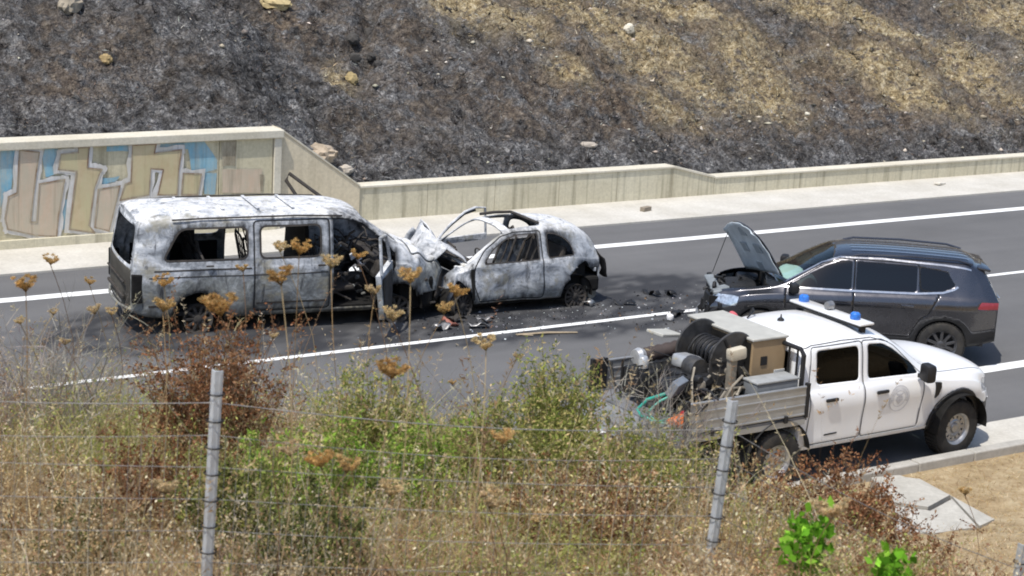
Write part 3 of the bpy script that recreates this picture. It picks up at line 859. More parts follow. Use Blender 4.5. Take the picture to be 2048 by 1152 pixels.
# ================================================================ BURNT VAN (x forward, near side y<0)
def build_van():
    root = empty("van", (12.52, 25.68, -.06), radians(-10.2), "burnt-out pale grey passenger van with its front side door hanging open", "van")
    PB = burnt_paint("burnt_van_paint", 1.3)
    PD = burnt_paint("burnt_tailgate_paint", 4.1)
    zc = pchip([(-2.57, 1.83), (-2.42, 1.88), (-1.8, 1.91), (0, 1.915), (.75, 1.89), (1.05, 1.83), (1.3, 1.70), (1.75, 1.34), (1.95, 1.20), (2.2, 1.10), (2.42, .98), (2.57, .80)])
    zt = pchip([(-2.57, 1.74), (-2.3, 1.78), (0, 1.80), (.75, 1.77), (1.05, 1.70), (1.3, 1.56), (1.75, 1.24), (1.95, 1.12), (2.2, 1.02), (2.42, .92), (2.57, .74)])
    wt = pchip([(-2.57, .74), (-2.4, .77), (0, .80), (.9, .78), (1.3, .76), (1.75, .80), (2.1, .78), (2.42, .70), (2.57, .58)])
    ws = pchip([(-2.57, .88), (-2.4, .93), (-2, .955), (1.6, .955), (2.0, .93), (2.35, .84), (2.57, .68)])
    wb = pchip([(-2.57, .84), (-2.4, .89), (-2, .91), (1.9, .91), (2.3, .82), (2.57, .68)])
    zs = pchip([(-2.57, 1.08), (1.0, 1.04), (1.7, 1.02), (2.0, .94), (2.57, .62)])
    zb = pchip([(-2.57, .42), (-2.2, .34), (-1, .30), (1.5, .30), (2.57, .36)])
    def ctl(x):
        a = zb(x); b = zs(x); t = zt(x)
        return [(wb(x), a), (wb(x) + .03, a + .10), (ws(x) + .012, a + (b - a) * .55), (ws(x), b), (ws(x) - .02, b + .04 * (t - b) / .7), (wt(x) + .05, t - .13 * (t - b) / .7), (wt(x), t), (wt(x) * .86, t + (zc(x) - t) * .42), (wt(x) * .5, t + (zc(x) - t) * .92), (0 * x, zc(x))]
    def deform(V):
        V = V.copy(); x, y, z = V[:, 0].copy(), V[:, 1].copy(), V[:, 2].copy()
        r = sstep(-2.1, -2.57, x); V[:, 0] += r * (.16 * np.clip((z - 1.0) / .9, 0, 1) + .07 * (y / .9) ** 2)
        f = sstep(1.8, 2.57, x); V[:, 0] -= f * .26 * (y / .9) ** 2
        # crash: nose pushed back, bonnet bent, body waves
        f2 = sstep(1.9, 2.57, x); V[:, 0] -= f2 * (.02 + .10 * np.sin(y * 6 + 1))
        V[:, 2] += f2 * (.07 * np.sin(y * 9) - .04) + sstep(1.5, 2.4, x) * sstep(.7, 1.1, z) * .05 * np.sin(x * 14 + y * 5)
        V[:, 2] += -.06 * sstep(1.7, 1.9, z) * np.exp(-((x + .3) / .8) ** 2) * (1 - (y / .8) ** 2)
        q = (fbm(x * 2.2, z * 2.2 + y, 3, 4) - .5); V[:, 1] += np.sign(y) * q * .05 * sstep(.3, .7, np.abs(y))
        return V
    S = Shell(-2.57, 2.57, ctl, .032, deform)
    arch_r = circle(-1.50, .30, .41); arch_f = circle(1.68, .30, .42)
    win_r = roundpoly([(-2.06, 1.20), (-.76, 1.20), (-.76, 1.68), (-1.78, 1.67)], .12)
    win_m = roundpoly([(-.56, 1.20), (.40, 1.20), (.40, 1.68), (-.56, 1.68)], .10)
    door_f = [(.60, .36), (1.30, .36), (1.44, .58), (1.62, 1.0), (1.62, 1.20), (1.36, 1.47), (1.12, 1.66), (.95, 1.74), (.60, 1.77)]
    slide = roundpoly([(-.66, .38), (.54, .38), (.54, 1.76), (-.66, 1.76)], .06)
    S.feature("arch", arch_r); S.feature("arch", arch_f)
    S.feature("sliding_door", slide)
    S.feature("window", win_m)
    S.feature("window", win_r)
    S.feature("torn", [(1.60, .20), (2.7, .20), (2.7, .50), (2.42, .60), (2.22, .52), (2.10, .66), (1.95, .60), (1.80, .72), (1.66, .58)])
    S.feature("opening", door_f)
    S.feature("windscreen", roundpoly([(1.12, .62), (1.84, .68), (1.84, -.1), (1.12, -.1)], .05), 'top')
    S.feature("bonnet", [(1.97, .70), (2.42, .60), (2.50, .3), (2.52, -.1), (1.97, -.1)], 'top')
    quarter = [(1.50, 1.08), (1.72, 1.04), (1.62, 1.17)]
    S.classify()
    both = lambda r: [(r, 1), (r, -1)]
    S.part("body", both("body") + [("opening", 1), ("torn", 1)], PB, root, .03, attrs=soot_shade_near([win_r, win_m, door_f, arch_r, arch_f], .16, .07))
    S.part("sliding_door", [("sliding_door", -1)], PB, root, .035, attrs=soot_shade_near([win_m, slide], .16, .05))
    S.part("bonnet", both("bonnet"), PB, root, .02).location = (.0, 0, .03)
    tail = roundpoly([(-.74, 1.12), (.74, 1.12), (.64, 1.70), (-.64, 1.70)], .10)
    gate = roundpoly([(-.80, .50), (.80, .50), (.80, 1.02), (.68, 1.76), (-.68, 1.76), (-.80, 1.02)], .06)
    lampl = [(-.90, .62), (-.82, .62), (-.80, 1.0), (-.92, 1.0)]
    low_gate = roundpoly([(-.80, .50), (.80, .50), (.80, 1.02), (.77, 1.07), (-.77, 1.07), (-.80, 1.02)], .03)
    caps = S.cap(-1, [("gate", gate), ("low", low_gate), ("hole", tail)])
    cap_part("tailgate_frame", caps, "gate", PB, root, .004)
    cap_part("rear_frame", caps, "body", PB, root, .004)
    tg = cap_part("tailgate", caps, "low", plain("scorched_tailgate", (.050, .046, .039), .85, .15, .3, .5, 2.2, .35, 14, ((.15, .14, .12), .5)), root, .05)
    caps = S.cap(1)
    cap_part("front_panel", caps, "body", M_CHAR, root, .03)
    # rear lamp cavities, bumper remains, number plate recess
    for y in (-1, 1):
        b = MB(); b.box((-2.44, y * .905, .80), (.16, .09, .44), bev=.02); b.make("lamp_cavity", M_DARK, root)
    b = MB()
    b.tube([(-2.50, .86, .46), (-2.60, .4, .44), (-2.62, 0, .44), (-2.60, -.4, .44), (-2.50, -.88, .47)], .022, 8); b.make("bumper_beam", PB, root, smooth=True)
    b = MB(); b.box((-2.58, .0, .60), (.04, 1.2, .05), bev=.01).box((-2.585, 0, .84), (.03, 1.25, .03), bev=.01); b.make("tailgate_rib", M_CHAR, tg)
    # roof rails and ribs
    for y in (-1, 1):
        b = MB(); b.tube([(-1.9, y * .80, 1.805), (-1.4, y * .815, 1.822), (0, y * .82, 1.828), (.75, y * .80, 1.80)], .014, 6); b.make("roof_gutter", M_CHAR, root, smooth=True)
    for k, x in enumerate((-1.6, -1.05, -.5, .05)):
        b = MB(); b.box((x, 0, 1.885), (.05, 1.0, .018), bev=.008); b.make("roof_rib", PB, root)
    # shut lines and waist moulding
    S.line("door_gap", slide, 'side', -1, .018, M_SEAM, root, closed=True)
    S.line("window_seal", win_r, 'side', -1, .03, M_CHAR, root, closed=True)
    S.line("window_seal", win_m, 'side', -1, .03, M_CHAR, root, closed=True)
    S.line("waist_rail", [(-2.2, 1.06), (-.7, 1.06)], 'side', -1, .022, M_CHAR, root)
    S.line("waist_rail", [(-2.3, .96), (.52, .95)], 'side', -1, .016, M_CHAR, root)
    S.line("rub_strip", [(-2.3, .52), (-1.9, .52)], 'side', -1, .03, M_CHAR, root)
    S.line("rub_strip", [(-.62, .50), (.52, .50)], 'side', -1, .03, M_CHAR, root)
    b = MB(); b.box((.40, -.985, 1.07), (.13, .03, .03), bev=.01); b.make("door_handle", M_CHAR, root)
    b = MB(); b.box((-1.35, -.975, 1.12), (.12, .03, .022), bev=.008); b.make("vent_scoop", M_CHAR, root)
    # burnt interior
    b = MB(); b.box((-.2, 0, .36), (4.3, 1.72, .05)); b.box((-1.5, .875, .72), (1.4, .02, .74)); b.make("floor", M_DARK, root)
    b = MB(); b.box((-1.9, .2, 1.0), (.05, 1.3, .9), (0, .12, 0)); b.box((-1.65, .75, 1.35), (.9, .04, .5)); b.make("cargo_partition", plain("smoked_panel", (.018, .02, .024), .5, 0, .4, .4, 2), root)
    def seat(x, y, h=1.0, name="seat_frame"):
        b = MB(); r = .018; w = .24
        b.tube([(x + .2, y - w, .42), (x - .15, y - w, .62), (x - .26, y - w, h + .18), (x - .28, y - w * .7, h + .26), (x - .28, y + w * .7, h + .26), (x - .26, y + w, h + .18), (x - .15, y + w, .62), (x + .2, y + w, .42)], r, 6)
        for z in (.75, .9, 1.05): b.tube([(x - .18 - (z - .62) * .14, y - w, z), (x - .18 - (z - .62) * .14, y + w, z + .02)], .010, 5)
        for yy in (-.12, 0, .12): b.tube([(x - .14, y + yy, .62), (x - .27, y + yy, h + .22)], .009, 5)
        b.box((x + .05, y, .60), (.46, .46, .07), (0, -.1, 0), bev=.02)
        b.tube([(x - .28, y - .08, h + .26), (x - .30, y - .08, h + .42), (x - .30, y + .08, h + .42), (x - .28, y + .08, h + .26)], .012, 6)
        b.deform(lambda V: crumple(V, .07, 5, int(x * 10 + y * 7) & 31)); return b.make(name, M_CHAR, root)
    for x in (-1.15, -.25, .75):
        for y in (-.5, .08, .6): seat(x, y)
    b = MB(); b.box((.32, .25, 1.05), (.05, 1.1, 1.3), (0, .05, 0)); b.make("partition", M_DARK, root)
    # melted dashboard and cables in the cab
    b = MB(); r_ = random.Random(5)
    b.box((1.52, .05, .86), (.34, 1.55, .34), (0, .3, 0), bev=.08)
    b.box((1.28, .05, .52), (.55, .25, .30), bev=.05)
    for k in range(46):
        p = Vector((r_.uniform(.75, 1.55), r_.uniform(-.78, .75), r_.uniform(.45, 1.30))); d = Vector((r_.gauss(0, .22), r_.gauss(0, .2), r_.gauss(0, .18)))
        b.tube([p, p + d * .5 + Vector((0, 0, .05)), p + d], r_.uniform(.008, .028), 5)
    tag(b.make("dashboard_wreck", M_CHAR, root), kind="stuff")
    b = MB()
    for k in range(26):
        p = Vector((r_.uniform(.8, 1.6), r_.uniform(-.85, .5), r_.uniform(.40, 1.15)))
        b.box(p, (r_.uniform(.04, .16), r_.uniform(.03, .12), r_.uniform(.02, .07)), (r_.random() * 3, r_.random() * 3, r_.random() * 3), bev=.01)
    tag(b.make("interior_debris", PB, root), kind="stuff")
    b = MB()
    n = 24; cw = Vector((1.22, .42, 1.02))
    b.tube([cw + Vector((.19 * sin(2 * pi * k / n) * .45, .19 * cos(2 * pi * k / n), .19 * sin(2 * pi * k / n) * .9)) for k in range(n + 1)], .013, 6)
    b.tube([cw + Vector((0, .18, 0)), cw, cw + Vector((0, -.18, 0))], .012, 5); b.tube([cw, cw + Vector((.3, 0, -.2))], .02, 6)
    b.make("steering_wheel", M_CHAR, root)
    # hanging front door, hinged at the A-pillar foot and swung out towards the viewer
    hinge = Vector((1.60, -.965, 0)); ang = radians(-66)
    d = empty("door"); d.parent = root; d.location = hinge; d.rotation_euler = (radians(-5), 0, radians(62))
    tag(d, "burnt front door swung open", None)
    def dp(x, z): return (x - 1.60, -.03 + .02 * sin(x * 5), z)
    outl = [(.62, .40), (1.30, .40), (1.46, .62), (1.60, .98), (1.60, 1.10), (1.36, 1.40), (1.08, 1.60), (.64, 1.66)]
    hole = [(.72, 1.10), (1.44, 1.10), (1.32, 1.34), (1.05, 1.53), (.72, 1.57)]
    low = [(.62, .40), (1.30, .40), (1.46, .62), (1.60, .98), (1.60, 1.08), (.62, 1.08)]
    b = MB(); b.prism([(p[0] - 1.60, p[1]) for p in low], 'y', -.04, .04); b.deform(lambda V: crumple(V, .06, 4, 3)); b.make("door_skin", PB, d)
    b = MB(); b.prism([(p[0] - 1.60, p[1]) for p in [(.70, .46), (1.26, .46), (1.4, .65), (1.5, .98), (.70, 1.0)]], 'y', -.055, -.041); b.make("door_inner", M_CHAR, d)
    b = MB(); b.tube([dp(1.56, 1.07), dp(1.36, 1.40), dp(1.08, 1.60), dp(.66, 1.65), dp(.64, 1.07)], .026, 6); b.make("window_frame", PB, d, smooth=True)
    # the far door also stands ajar: its frame tip shows above the roof
    b = MB(); b.tube([(1.38, 1.02, 1.2), (1.05, 1.34, 1.66), (.62, 1.75, 1.98), (.58, 1.80, 1.86), (.80, 1.60, 1.5)], .03, 6); b.make("far_door_frame", M_CHAR, root, smooth=True)
    # wheels and underside
    for x in (-1.50, 1.68):
        for y in (-.80, .80):
            wheel(root, (x, y, .27), .30, .215, .18, 1 if y > 0 else -1, M_DARK, M_CHAR, 10, burnt=True)
            b = MB(); b.lathe([(.40, -.02), (.40, .26)] if y < 0 else [(.40, -.26), (.40, .02)], 20, 'y', (x, y - (.12 if y < 0 else -.12), .32), a0=-.1, a1=pi + .1); b.make("wheel_housing", M_DARK, root)
    b = MB(); b.box((-.1, 0, .27), (4.0, 1.3, .14), bev=.03).box((2.05, 0, .50), (.6, 1.5, .55), bev=.08); b.tube([(-2.4, .3, .25), (0, .3, .22), (1.4, .2, .25)], .04, 8); b.make("underbody", M_DARK, root)
    b = MB(); r_ = random.Random(9)
    for k in range(60):
        p = Vector((r_.uniform(1.7, 2.45), r_.uniform(-.86, .7), r_.uniform(.08, .75))); d_ = Vector((r_.gauss(0, .14), r_.gauss(0, .14), r_.gauss(0, .12)))
        b.tube([p, p + d_], r_.uniform(.01, .035), 6)
    tag(b.make("engine_wreck", M_CHAR, root), kind="stuff")
    return root
van = build_van()
# ================================================================ BURNT SMALL HATCHBACK (x forward = left in the view, near side y>0)
def build_small_car():
    root = empty("small_car", (16.24, 25.12, -.07), radians(177.0), "burnt-out small white three-door hatchback with its crushed nose against the van", "car")
    root.scale = (.96, 1.0, 1.0)
    PB = burnt_paint("burnt_hatchback_paint", 7.7, .05, .45)
    zc = pchip([(-1.775, 1.24), (-1.6, 1.36), (-1.3, 1.43), (-.8, 1.485), (-.3, 1.495), (.10, 1.47), (.36, 1.39), (.70, 1.18), (1.0, .97), (1.3, .90), (1.6, .78), (1.775, .60)])
    zt = pchip([(-1.775, 1.10), (-1.6, 1.22), (-1.3, 1.31), (-.8, 1.375), (-.3, 1.395), (.10, 1.37), (.36, 1.29), (.70, 1.09), (1.0, .90), (1.3, .82), (1.6, .70), (1.775, .52)])
    wt = pchip([(-1.775, .50), (-1.5, .55), (-1, .56), (0, .58), (.5, .60), (1.0, .66), (1.4, .62), (1.775, .40)])
    ws = pchip([(-1.775, .66), (-1.5, .76), (-1.1, .80), (0, .80), (.9, .79), (1.3, .76), (1.6, .66), (1.775, .50)])
    wb = pchip([(-1.775, .64), (-1.5, .74), (-1.1, .79), (1.1, .78), (1.5, .68), (1.775, .5)])
    zs = pchip([(-1.775, .82), (-1, .90), (0, .90), (.8, .86), (1.2, .74), (1.775, .46)])
    zb = pchip([(-1.775, .42), (-1.4, .34), (-.8, .26), (.8, .26), (1.3, .30), (1.775, .34)])
    def ctl(x):
        a = zb(x); b = zs(x); t = zt(x); k = np.clip((t - b) / .45, 0, 1)
        return [(wb(x) - .03, a), (wb(x), a + .08), (wb(x) + .012, a + (b - a) * .45), (ws(x) + .005, a + (b - a) * .8), (ws(x) - .02, b), (ws(x) - .055 * k - .01, b + .05 * k), (wt(x) + .05 * k, t - .09 * k), (wt(x), t), (wt(x) * .85, t + (zc(x) - t) * .45), (wt(x) * .45, t + (zc(x) - t) * .93), (0 * x, zc(x))]
    def deform(V):
        V = V.copy(); x, y, z = V[:, 0].copy(), V[:, 1].copy(), V[:, 2].copy()
        r = sstep(-1.0, -1.775, x); V[:, 0] += r * (.26 * np.clip((z - .85) / .55, 0, 1) + .12 * (y / .75) ** 2)
        f = sstep(.95, 1.775, x)
        V[:, 0] -= f * (.24 + .12 * np.sin(y * 5) + .20 * (y / .75) ** 2)          # the nose is driven in
        V[:, 2] += f * (.10 * np.sin(x * 9 + y * 4) + .06)
        V[:, 1] += f * .08 * np.sin(x * 11 + z * 6)
        q = fbm(x * 1.9, z * 2.2, 2, 14) - .5; V[:, 1] += np.sign(y) * (q * .19 - .02) * sstep(.4, .75, np.abs(y)) * sstep(1.0, .7, z)
        # rear quarter torn inwards above the wheel
        t = np.exp(-((x + 1.45) / .22) ** 2 - ((z - .62) / .22) ** 2) * (y > 0); V[:, 1] -= t * .16
        return V
    S = Shell(-1.775, 1.775, ctl, .026, deform)
    door = roundpoly([(-.46, .30), (.74, .30), (.86, .55), (.86, .86), (.62, 1.12), (.30, 1.32), (.05, 1.375), (-.46, 1.375)], .05)
    win = roundpoly([(-.40, .93), (.68, .91), (.48, 1.12), (.22, 1.28), (.00, 1.335), (-.40, 1.335)], .05)
    qwin = roundpoly([(-.58, .94), (-1.12, .96), (-1.04, 1.14), (-.92, 1.24), (-.76, 1.31), (-.58, 1.335)], .06)
    S.feature("arch", circle(-1.175, .27, .335)); S.feature("arch", circle(1.20, .27, .35))
    S.feature("door", door); S.feature("window", win); S.feature("window", qwin)
    S.feature("torn", roundpoly([(-1.30, .40), (-1.80, .40), (-1.80, .70), (-1.62, .70), (-1.44, .84), (-1.20, .78), (-.98, .62), (-1.05, .50)], .03))
    S.feature("windscreen", [(.24, .54), (.98, .62), (1.0, .3), (1.02, -.1), (.24, -.1)], 'top')
    S.feature("sunroof", roundpoly([(-.50, .47), (.10, .50), (.12, -.2), (-.50, -.2)], .04), 'top')
    S.feature("bonnet", [(1.06, .62), (1.45, .58), (1.66, .42), (1.70, -.1), (1.08, -.1)], 'top')
    S.classify()
    SN = soot_shade_near([win, qwin, circle(-1.175, .27, .335), circle(1.20, .27, .35), [(-1.2, .75), (-1.7, .7)]], .14, .06)
    S.part("body", [("body", 1), ("body", -1), ("torn", -1)], PB, root, .022, attrs=SN)
    S.part("door", [("door", 1)], PB, root, .03, attrs=soot_shade_near([win, [(-.4, .30), (.8, .30)]], .10, .05))  # soot round the window; the sill line paints underbody shade along the door bottom
    S.line("door_gap", door, 'side', 1, .018, M_SEAM, root, closed=True)
    S.line("window_seal", qwin, 'side', 1, .02, M_CHAR, root, closed=True)
    S.line("window_seal", win, 'side', 1, .02, M_CHAR, root, closed=True)
    S.line("hinge_gap", [(.88, .34), (.90, .6), (.90, .84)], 'side', 1, .06, M_DARK, root)
    caps = S.cap(-1, [("hole", roundpoly([(-.44, .98), (.44, .98), (.36, 1.17), (-.36, 1.17)], .05)), ("void", roundpoly([(-.60, .45), (.60, .45), (.60, .66), (-.60, .66)], .05))], 12)
    cap_part("tailgate", caps, "body", PB, root, .02)
    cap_part("rear_void", caps, "void", M_DARK, root)
    # bonnet folded up into a tent, two buckled plates
    b = MB()
    def plate(pts, n=7, seed=1, t=.02):
        a, c, d, e = [np.array(p, float) for p in pts]; V = []; F = []
        for i in range(n):
            for j in range(n):
                u, v = i / (n - 1), j / (n - 1); V.append((a * (1 - u) + c * u) * (1 - v) + (e * (1 - u) + d * u) * v)
        V = crumple(np.array(V), .16, 3.2, seed)
        F = [(i * n + j, (i + 1) * n + j, (i + 1) * n + j + 1, i * n + j + 1) for i in range(n - 1) for j in range(n - 1)]
        return V, F
    for k, (pts, sd) in enumerate((([(.95, .62, .93), (1.28, .56, 1.14), (1.26, -.50, 1.42), (.92, -.62, 1.02)], 3), ([(1.28, .56, 1.14), (1.60, .42, .80), (1.62, -.45, .90), (1.26, -.50, 1.42)], 6), ([(1.00, -.5, 1.02), (1.36, -.5, 1.30), (1.60, -.68, .90), (1.15, -.72, .80)], 8))):
        V, F = plate(pts, 8, sd); o = mobj("bonnet_fold", V, F, PB, root, smooth=True, sharp=30, solid=.018)
    # near wing, rolled over the front wheel
    # passenger side door standing open beyond the bonnet
    d = empty("door"); d.parent = root; d.location = (.72, -.84, .08); d.rotation_euler = (radians(3), 0, radians(7)); tag(d, "bent far-side door frame, glass and skin gone")
    b = MB(); b.prism([(0, .80), (-1.06, .82), (-1.08, .92), (0, .90)], 'y', -.03, .035); b.deform(lambda V: crumple(V, .06, 4, 5)); b.make("door_top_rail", PB, d)
    b = MB(); b.tube([(-.02, 0, .88), (-.32, .0, 1.14), (-.62, .0, 1.32), (-.85, 0, 1.38), (-1.06, 0, 1.36), (-1.08, 0, .90)], .022, 6); b.make("window_frame", PB, d, smooth=True)
    b = MB(); b.tube([(-.05, -.02, .90), (-.33, -.02, 1.11), (-.62, -.02, 1.28), (-.86, -.02, 1.33)], .02, 6); b.make("window_seal", M_CHAR, d)
    # roof opening edge, bent rails
    b = MB(); b.tube([(-.50, .46, 1.475), (-.50, -.46, 1.475), (-.2, -.50, 1.475), (.08, -.52, 1.455)], .026, 6); b.make("roof_opening_frame", M_CHAR, root, smooth=True)
    b = MB(); b.tube([(-.53, -.40, 1.48), (-.53, .40, 1.50)], .02, 6); b.make("roof_bow", PB, root)
    # interior
    b = MB(); b.box((-.2, 0, .32), (2.1, 1.40, .05)).box((-1.2, 0, .60), (.5, 1.2, .5), bev=.05); b.make("floor", M_DARK, root)
    for x, y in ((-.15, .34), (-.15, -.34)):
        b = MB(); w = .2
        b.box((x + .1, y, .52), (.45, .44, .14), bev=.04)
        for q in (-w, 0, w):
            b.tube([(x - .1, y + q, .58), (x - .22, y + q, .85), (x - .30, y + q * .9, 1.10), (x - .33, y + q * .6, 1.22)], .014, 5)
        b.tube([(x - .1, y - w, .58), (x - .3, y - w, 1.1), (x - .34, y, 1.25), (x - .3, y + w, 1.1), (x - .1, y + w, .58)], .022, 6)
        b.make("seat_frame", M_CHAR, root)
    b = MB(); b.box((-.95, 0, .80), (.10, 1.15, .55), (0, -.25, 0), bev=.03); b.make("rear_seat", M_CHAR, root)
    r_ = random.Random(3); b = MB(); b.box((.72, 0, .74), (.3, 1.3, .24), (0, .3, 0), bev=.07)
    for k in range(22):
        p = Vector((r_.uniform(.5, 1.0), r_.uniform(-.65, .6), r_.uniform(.5, .95))); q = Vector((r_.gauss(0, .12), r_.gauss(0, .15), r_.gauss(0, .12)))
        b.tube([p, p + q], r_.uniform(.008, .03), 5)
    tag(b.make("dashboard_wreck", M_CHAR, root), kind="stuff")
    b = MB(); c = Vector((.52, .34, .93)); n = 20
    b.tube([c + Vector((.17 * sin(2 * pi * k / n) * .4, .17 * cos(2 * pi * k / n), .17 * sin(2 * pi * k / n) * .9)) for k in range(n + 1)], .012, 6); b.tube([c, c + Vector((.2, 0, -.15))], .02); b.make("steering_wheel", M_CHAR, root)
    # engine bay wreck and rear undersides
    b = MB()
    b.box((1.18, 0, .50), (.34, .8, .40), (0, .2, .1), bev=.06)
    for k in range(30):
        p = Vector((r_.uniform(.98, 1.42), r_.uniform(-.6, .62), r_.uniform(.12, .82))); q = Vector((r_.gauss(0, .12), r_.gauss(0, .12), r_.gauss(0, .12)))
        b.tube([p, p + q], r_.uniform(.01, .035), 6)
    tag(b.make("engine_wreck", M_CHAR, root), kind="stuff")
    b = MB(); b.box((-1.50, .1, .42), (.36, 1.2, .26), bev=.05).box((-.1, 0, .25), (2.2, 1.3, .10)); b.tube([(-1.6, .3, .3), (-1.3, .2, .22), (0, .1, .22)], .04); b.make("underbody", M_DARK, root)
    b = MB(); b.lathe([(0, -.28), (.09, -.28), (.10, -.2), (.10, .2), (.09, .28), (0, .28)], 14, 'y', (-1.58, .35, .24)); b.make("exhaust_box", plain("scaled_exhaust", (.20, .19, .16), .8, .2, .3, .5, 8), root, smooth=True)
    b = MB(); b.box((-1.66, .40, .66), (.05, .55, .07), (0, 0, -.25), bev=.015); b.make("rear_panel_strip", PB, root)
    V, F = plate([(-1.70, .66, .86), (-1.60, .50, 1.02), (-1.92, .40, .50), (-1.95, .60, .44)], 6, 11); mobj("torn_panel", V, F, M_CHAR, root, smooth=True, solid=.012)
    for x in (-1.175, 1.20):
        for y in (.68, -.68):
            wx = x if x < 0 else 1.06
            wheel(root, (wx, y, .235), .27, .205, .15, 1 if y > 0 else -1, M_DARK, M_CHAR, 12, burnt=True, steer=0 if x < 0 else .3)
    for x in (-1.175, 1.06):
        b = MB(); b.lathe([(.34, -.1), (.34, .16)], 20, 'y', (x, .58, .27), a0=-.1, a1=pi + .1); b.make("wheel_housing", M_DARK, root)
    return root
small_car = build_small_car()
# ================================================================ DARK GREY SUV, BONNET UP (x forward, near side y>0)
def car_paint(name, col, flake=.0, dust=(.30, .27, .22), damt=.25, rough=.28, metal=.55):
    t = NT(name)
    c = t.ramp(t.noise(1.5, 4, .6), [(.3, tuple(v * .9 for v in col)), (.7, tuple(min(1, v * 1.1) for v in col))])
    if flake:
        c = t.mix(t.ramp(t.noise(900, 1, .5), [(.45, 0), (.7, flake)]), c, tuple(min(1, v * 2.2) for v in col))
    d = t.noise(3.0, 6, .7)
    z = t.n.new("ShaderNodeSeparateXYZ"); t.l.new(t.coord(), z.inputs[0])
    low = t.ramp(z.outputs[2], [(.25, 1), (.75, .25)])
    dm = t.math('MULTIPLY', t.ramp(d, [(.38, 0), (.66, damt)]), low)
    c = t.mix(dm, c, dust)
    t.set(c, t.ramp(d, [(.3, rough), (.7, rough + .14)]), metal, .5)
    t.b.inputs['Coat Weight'].default_value = .8; t.b.inputs['Coat Roughness'].default_value = .06
    return t.m

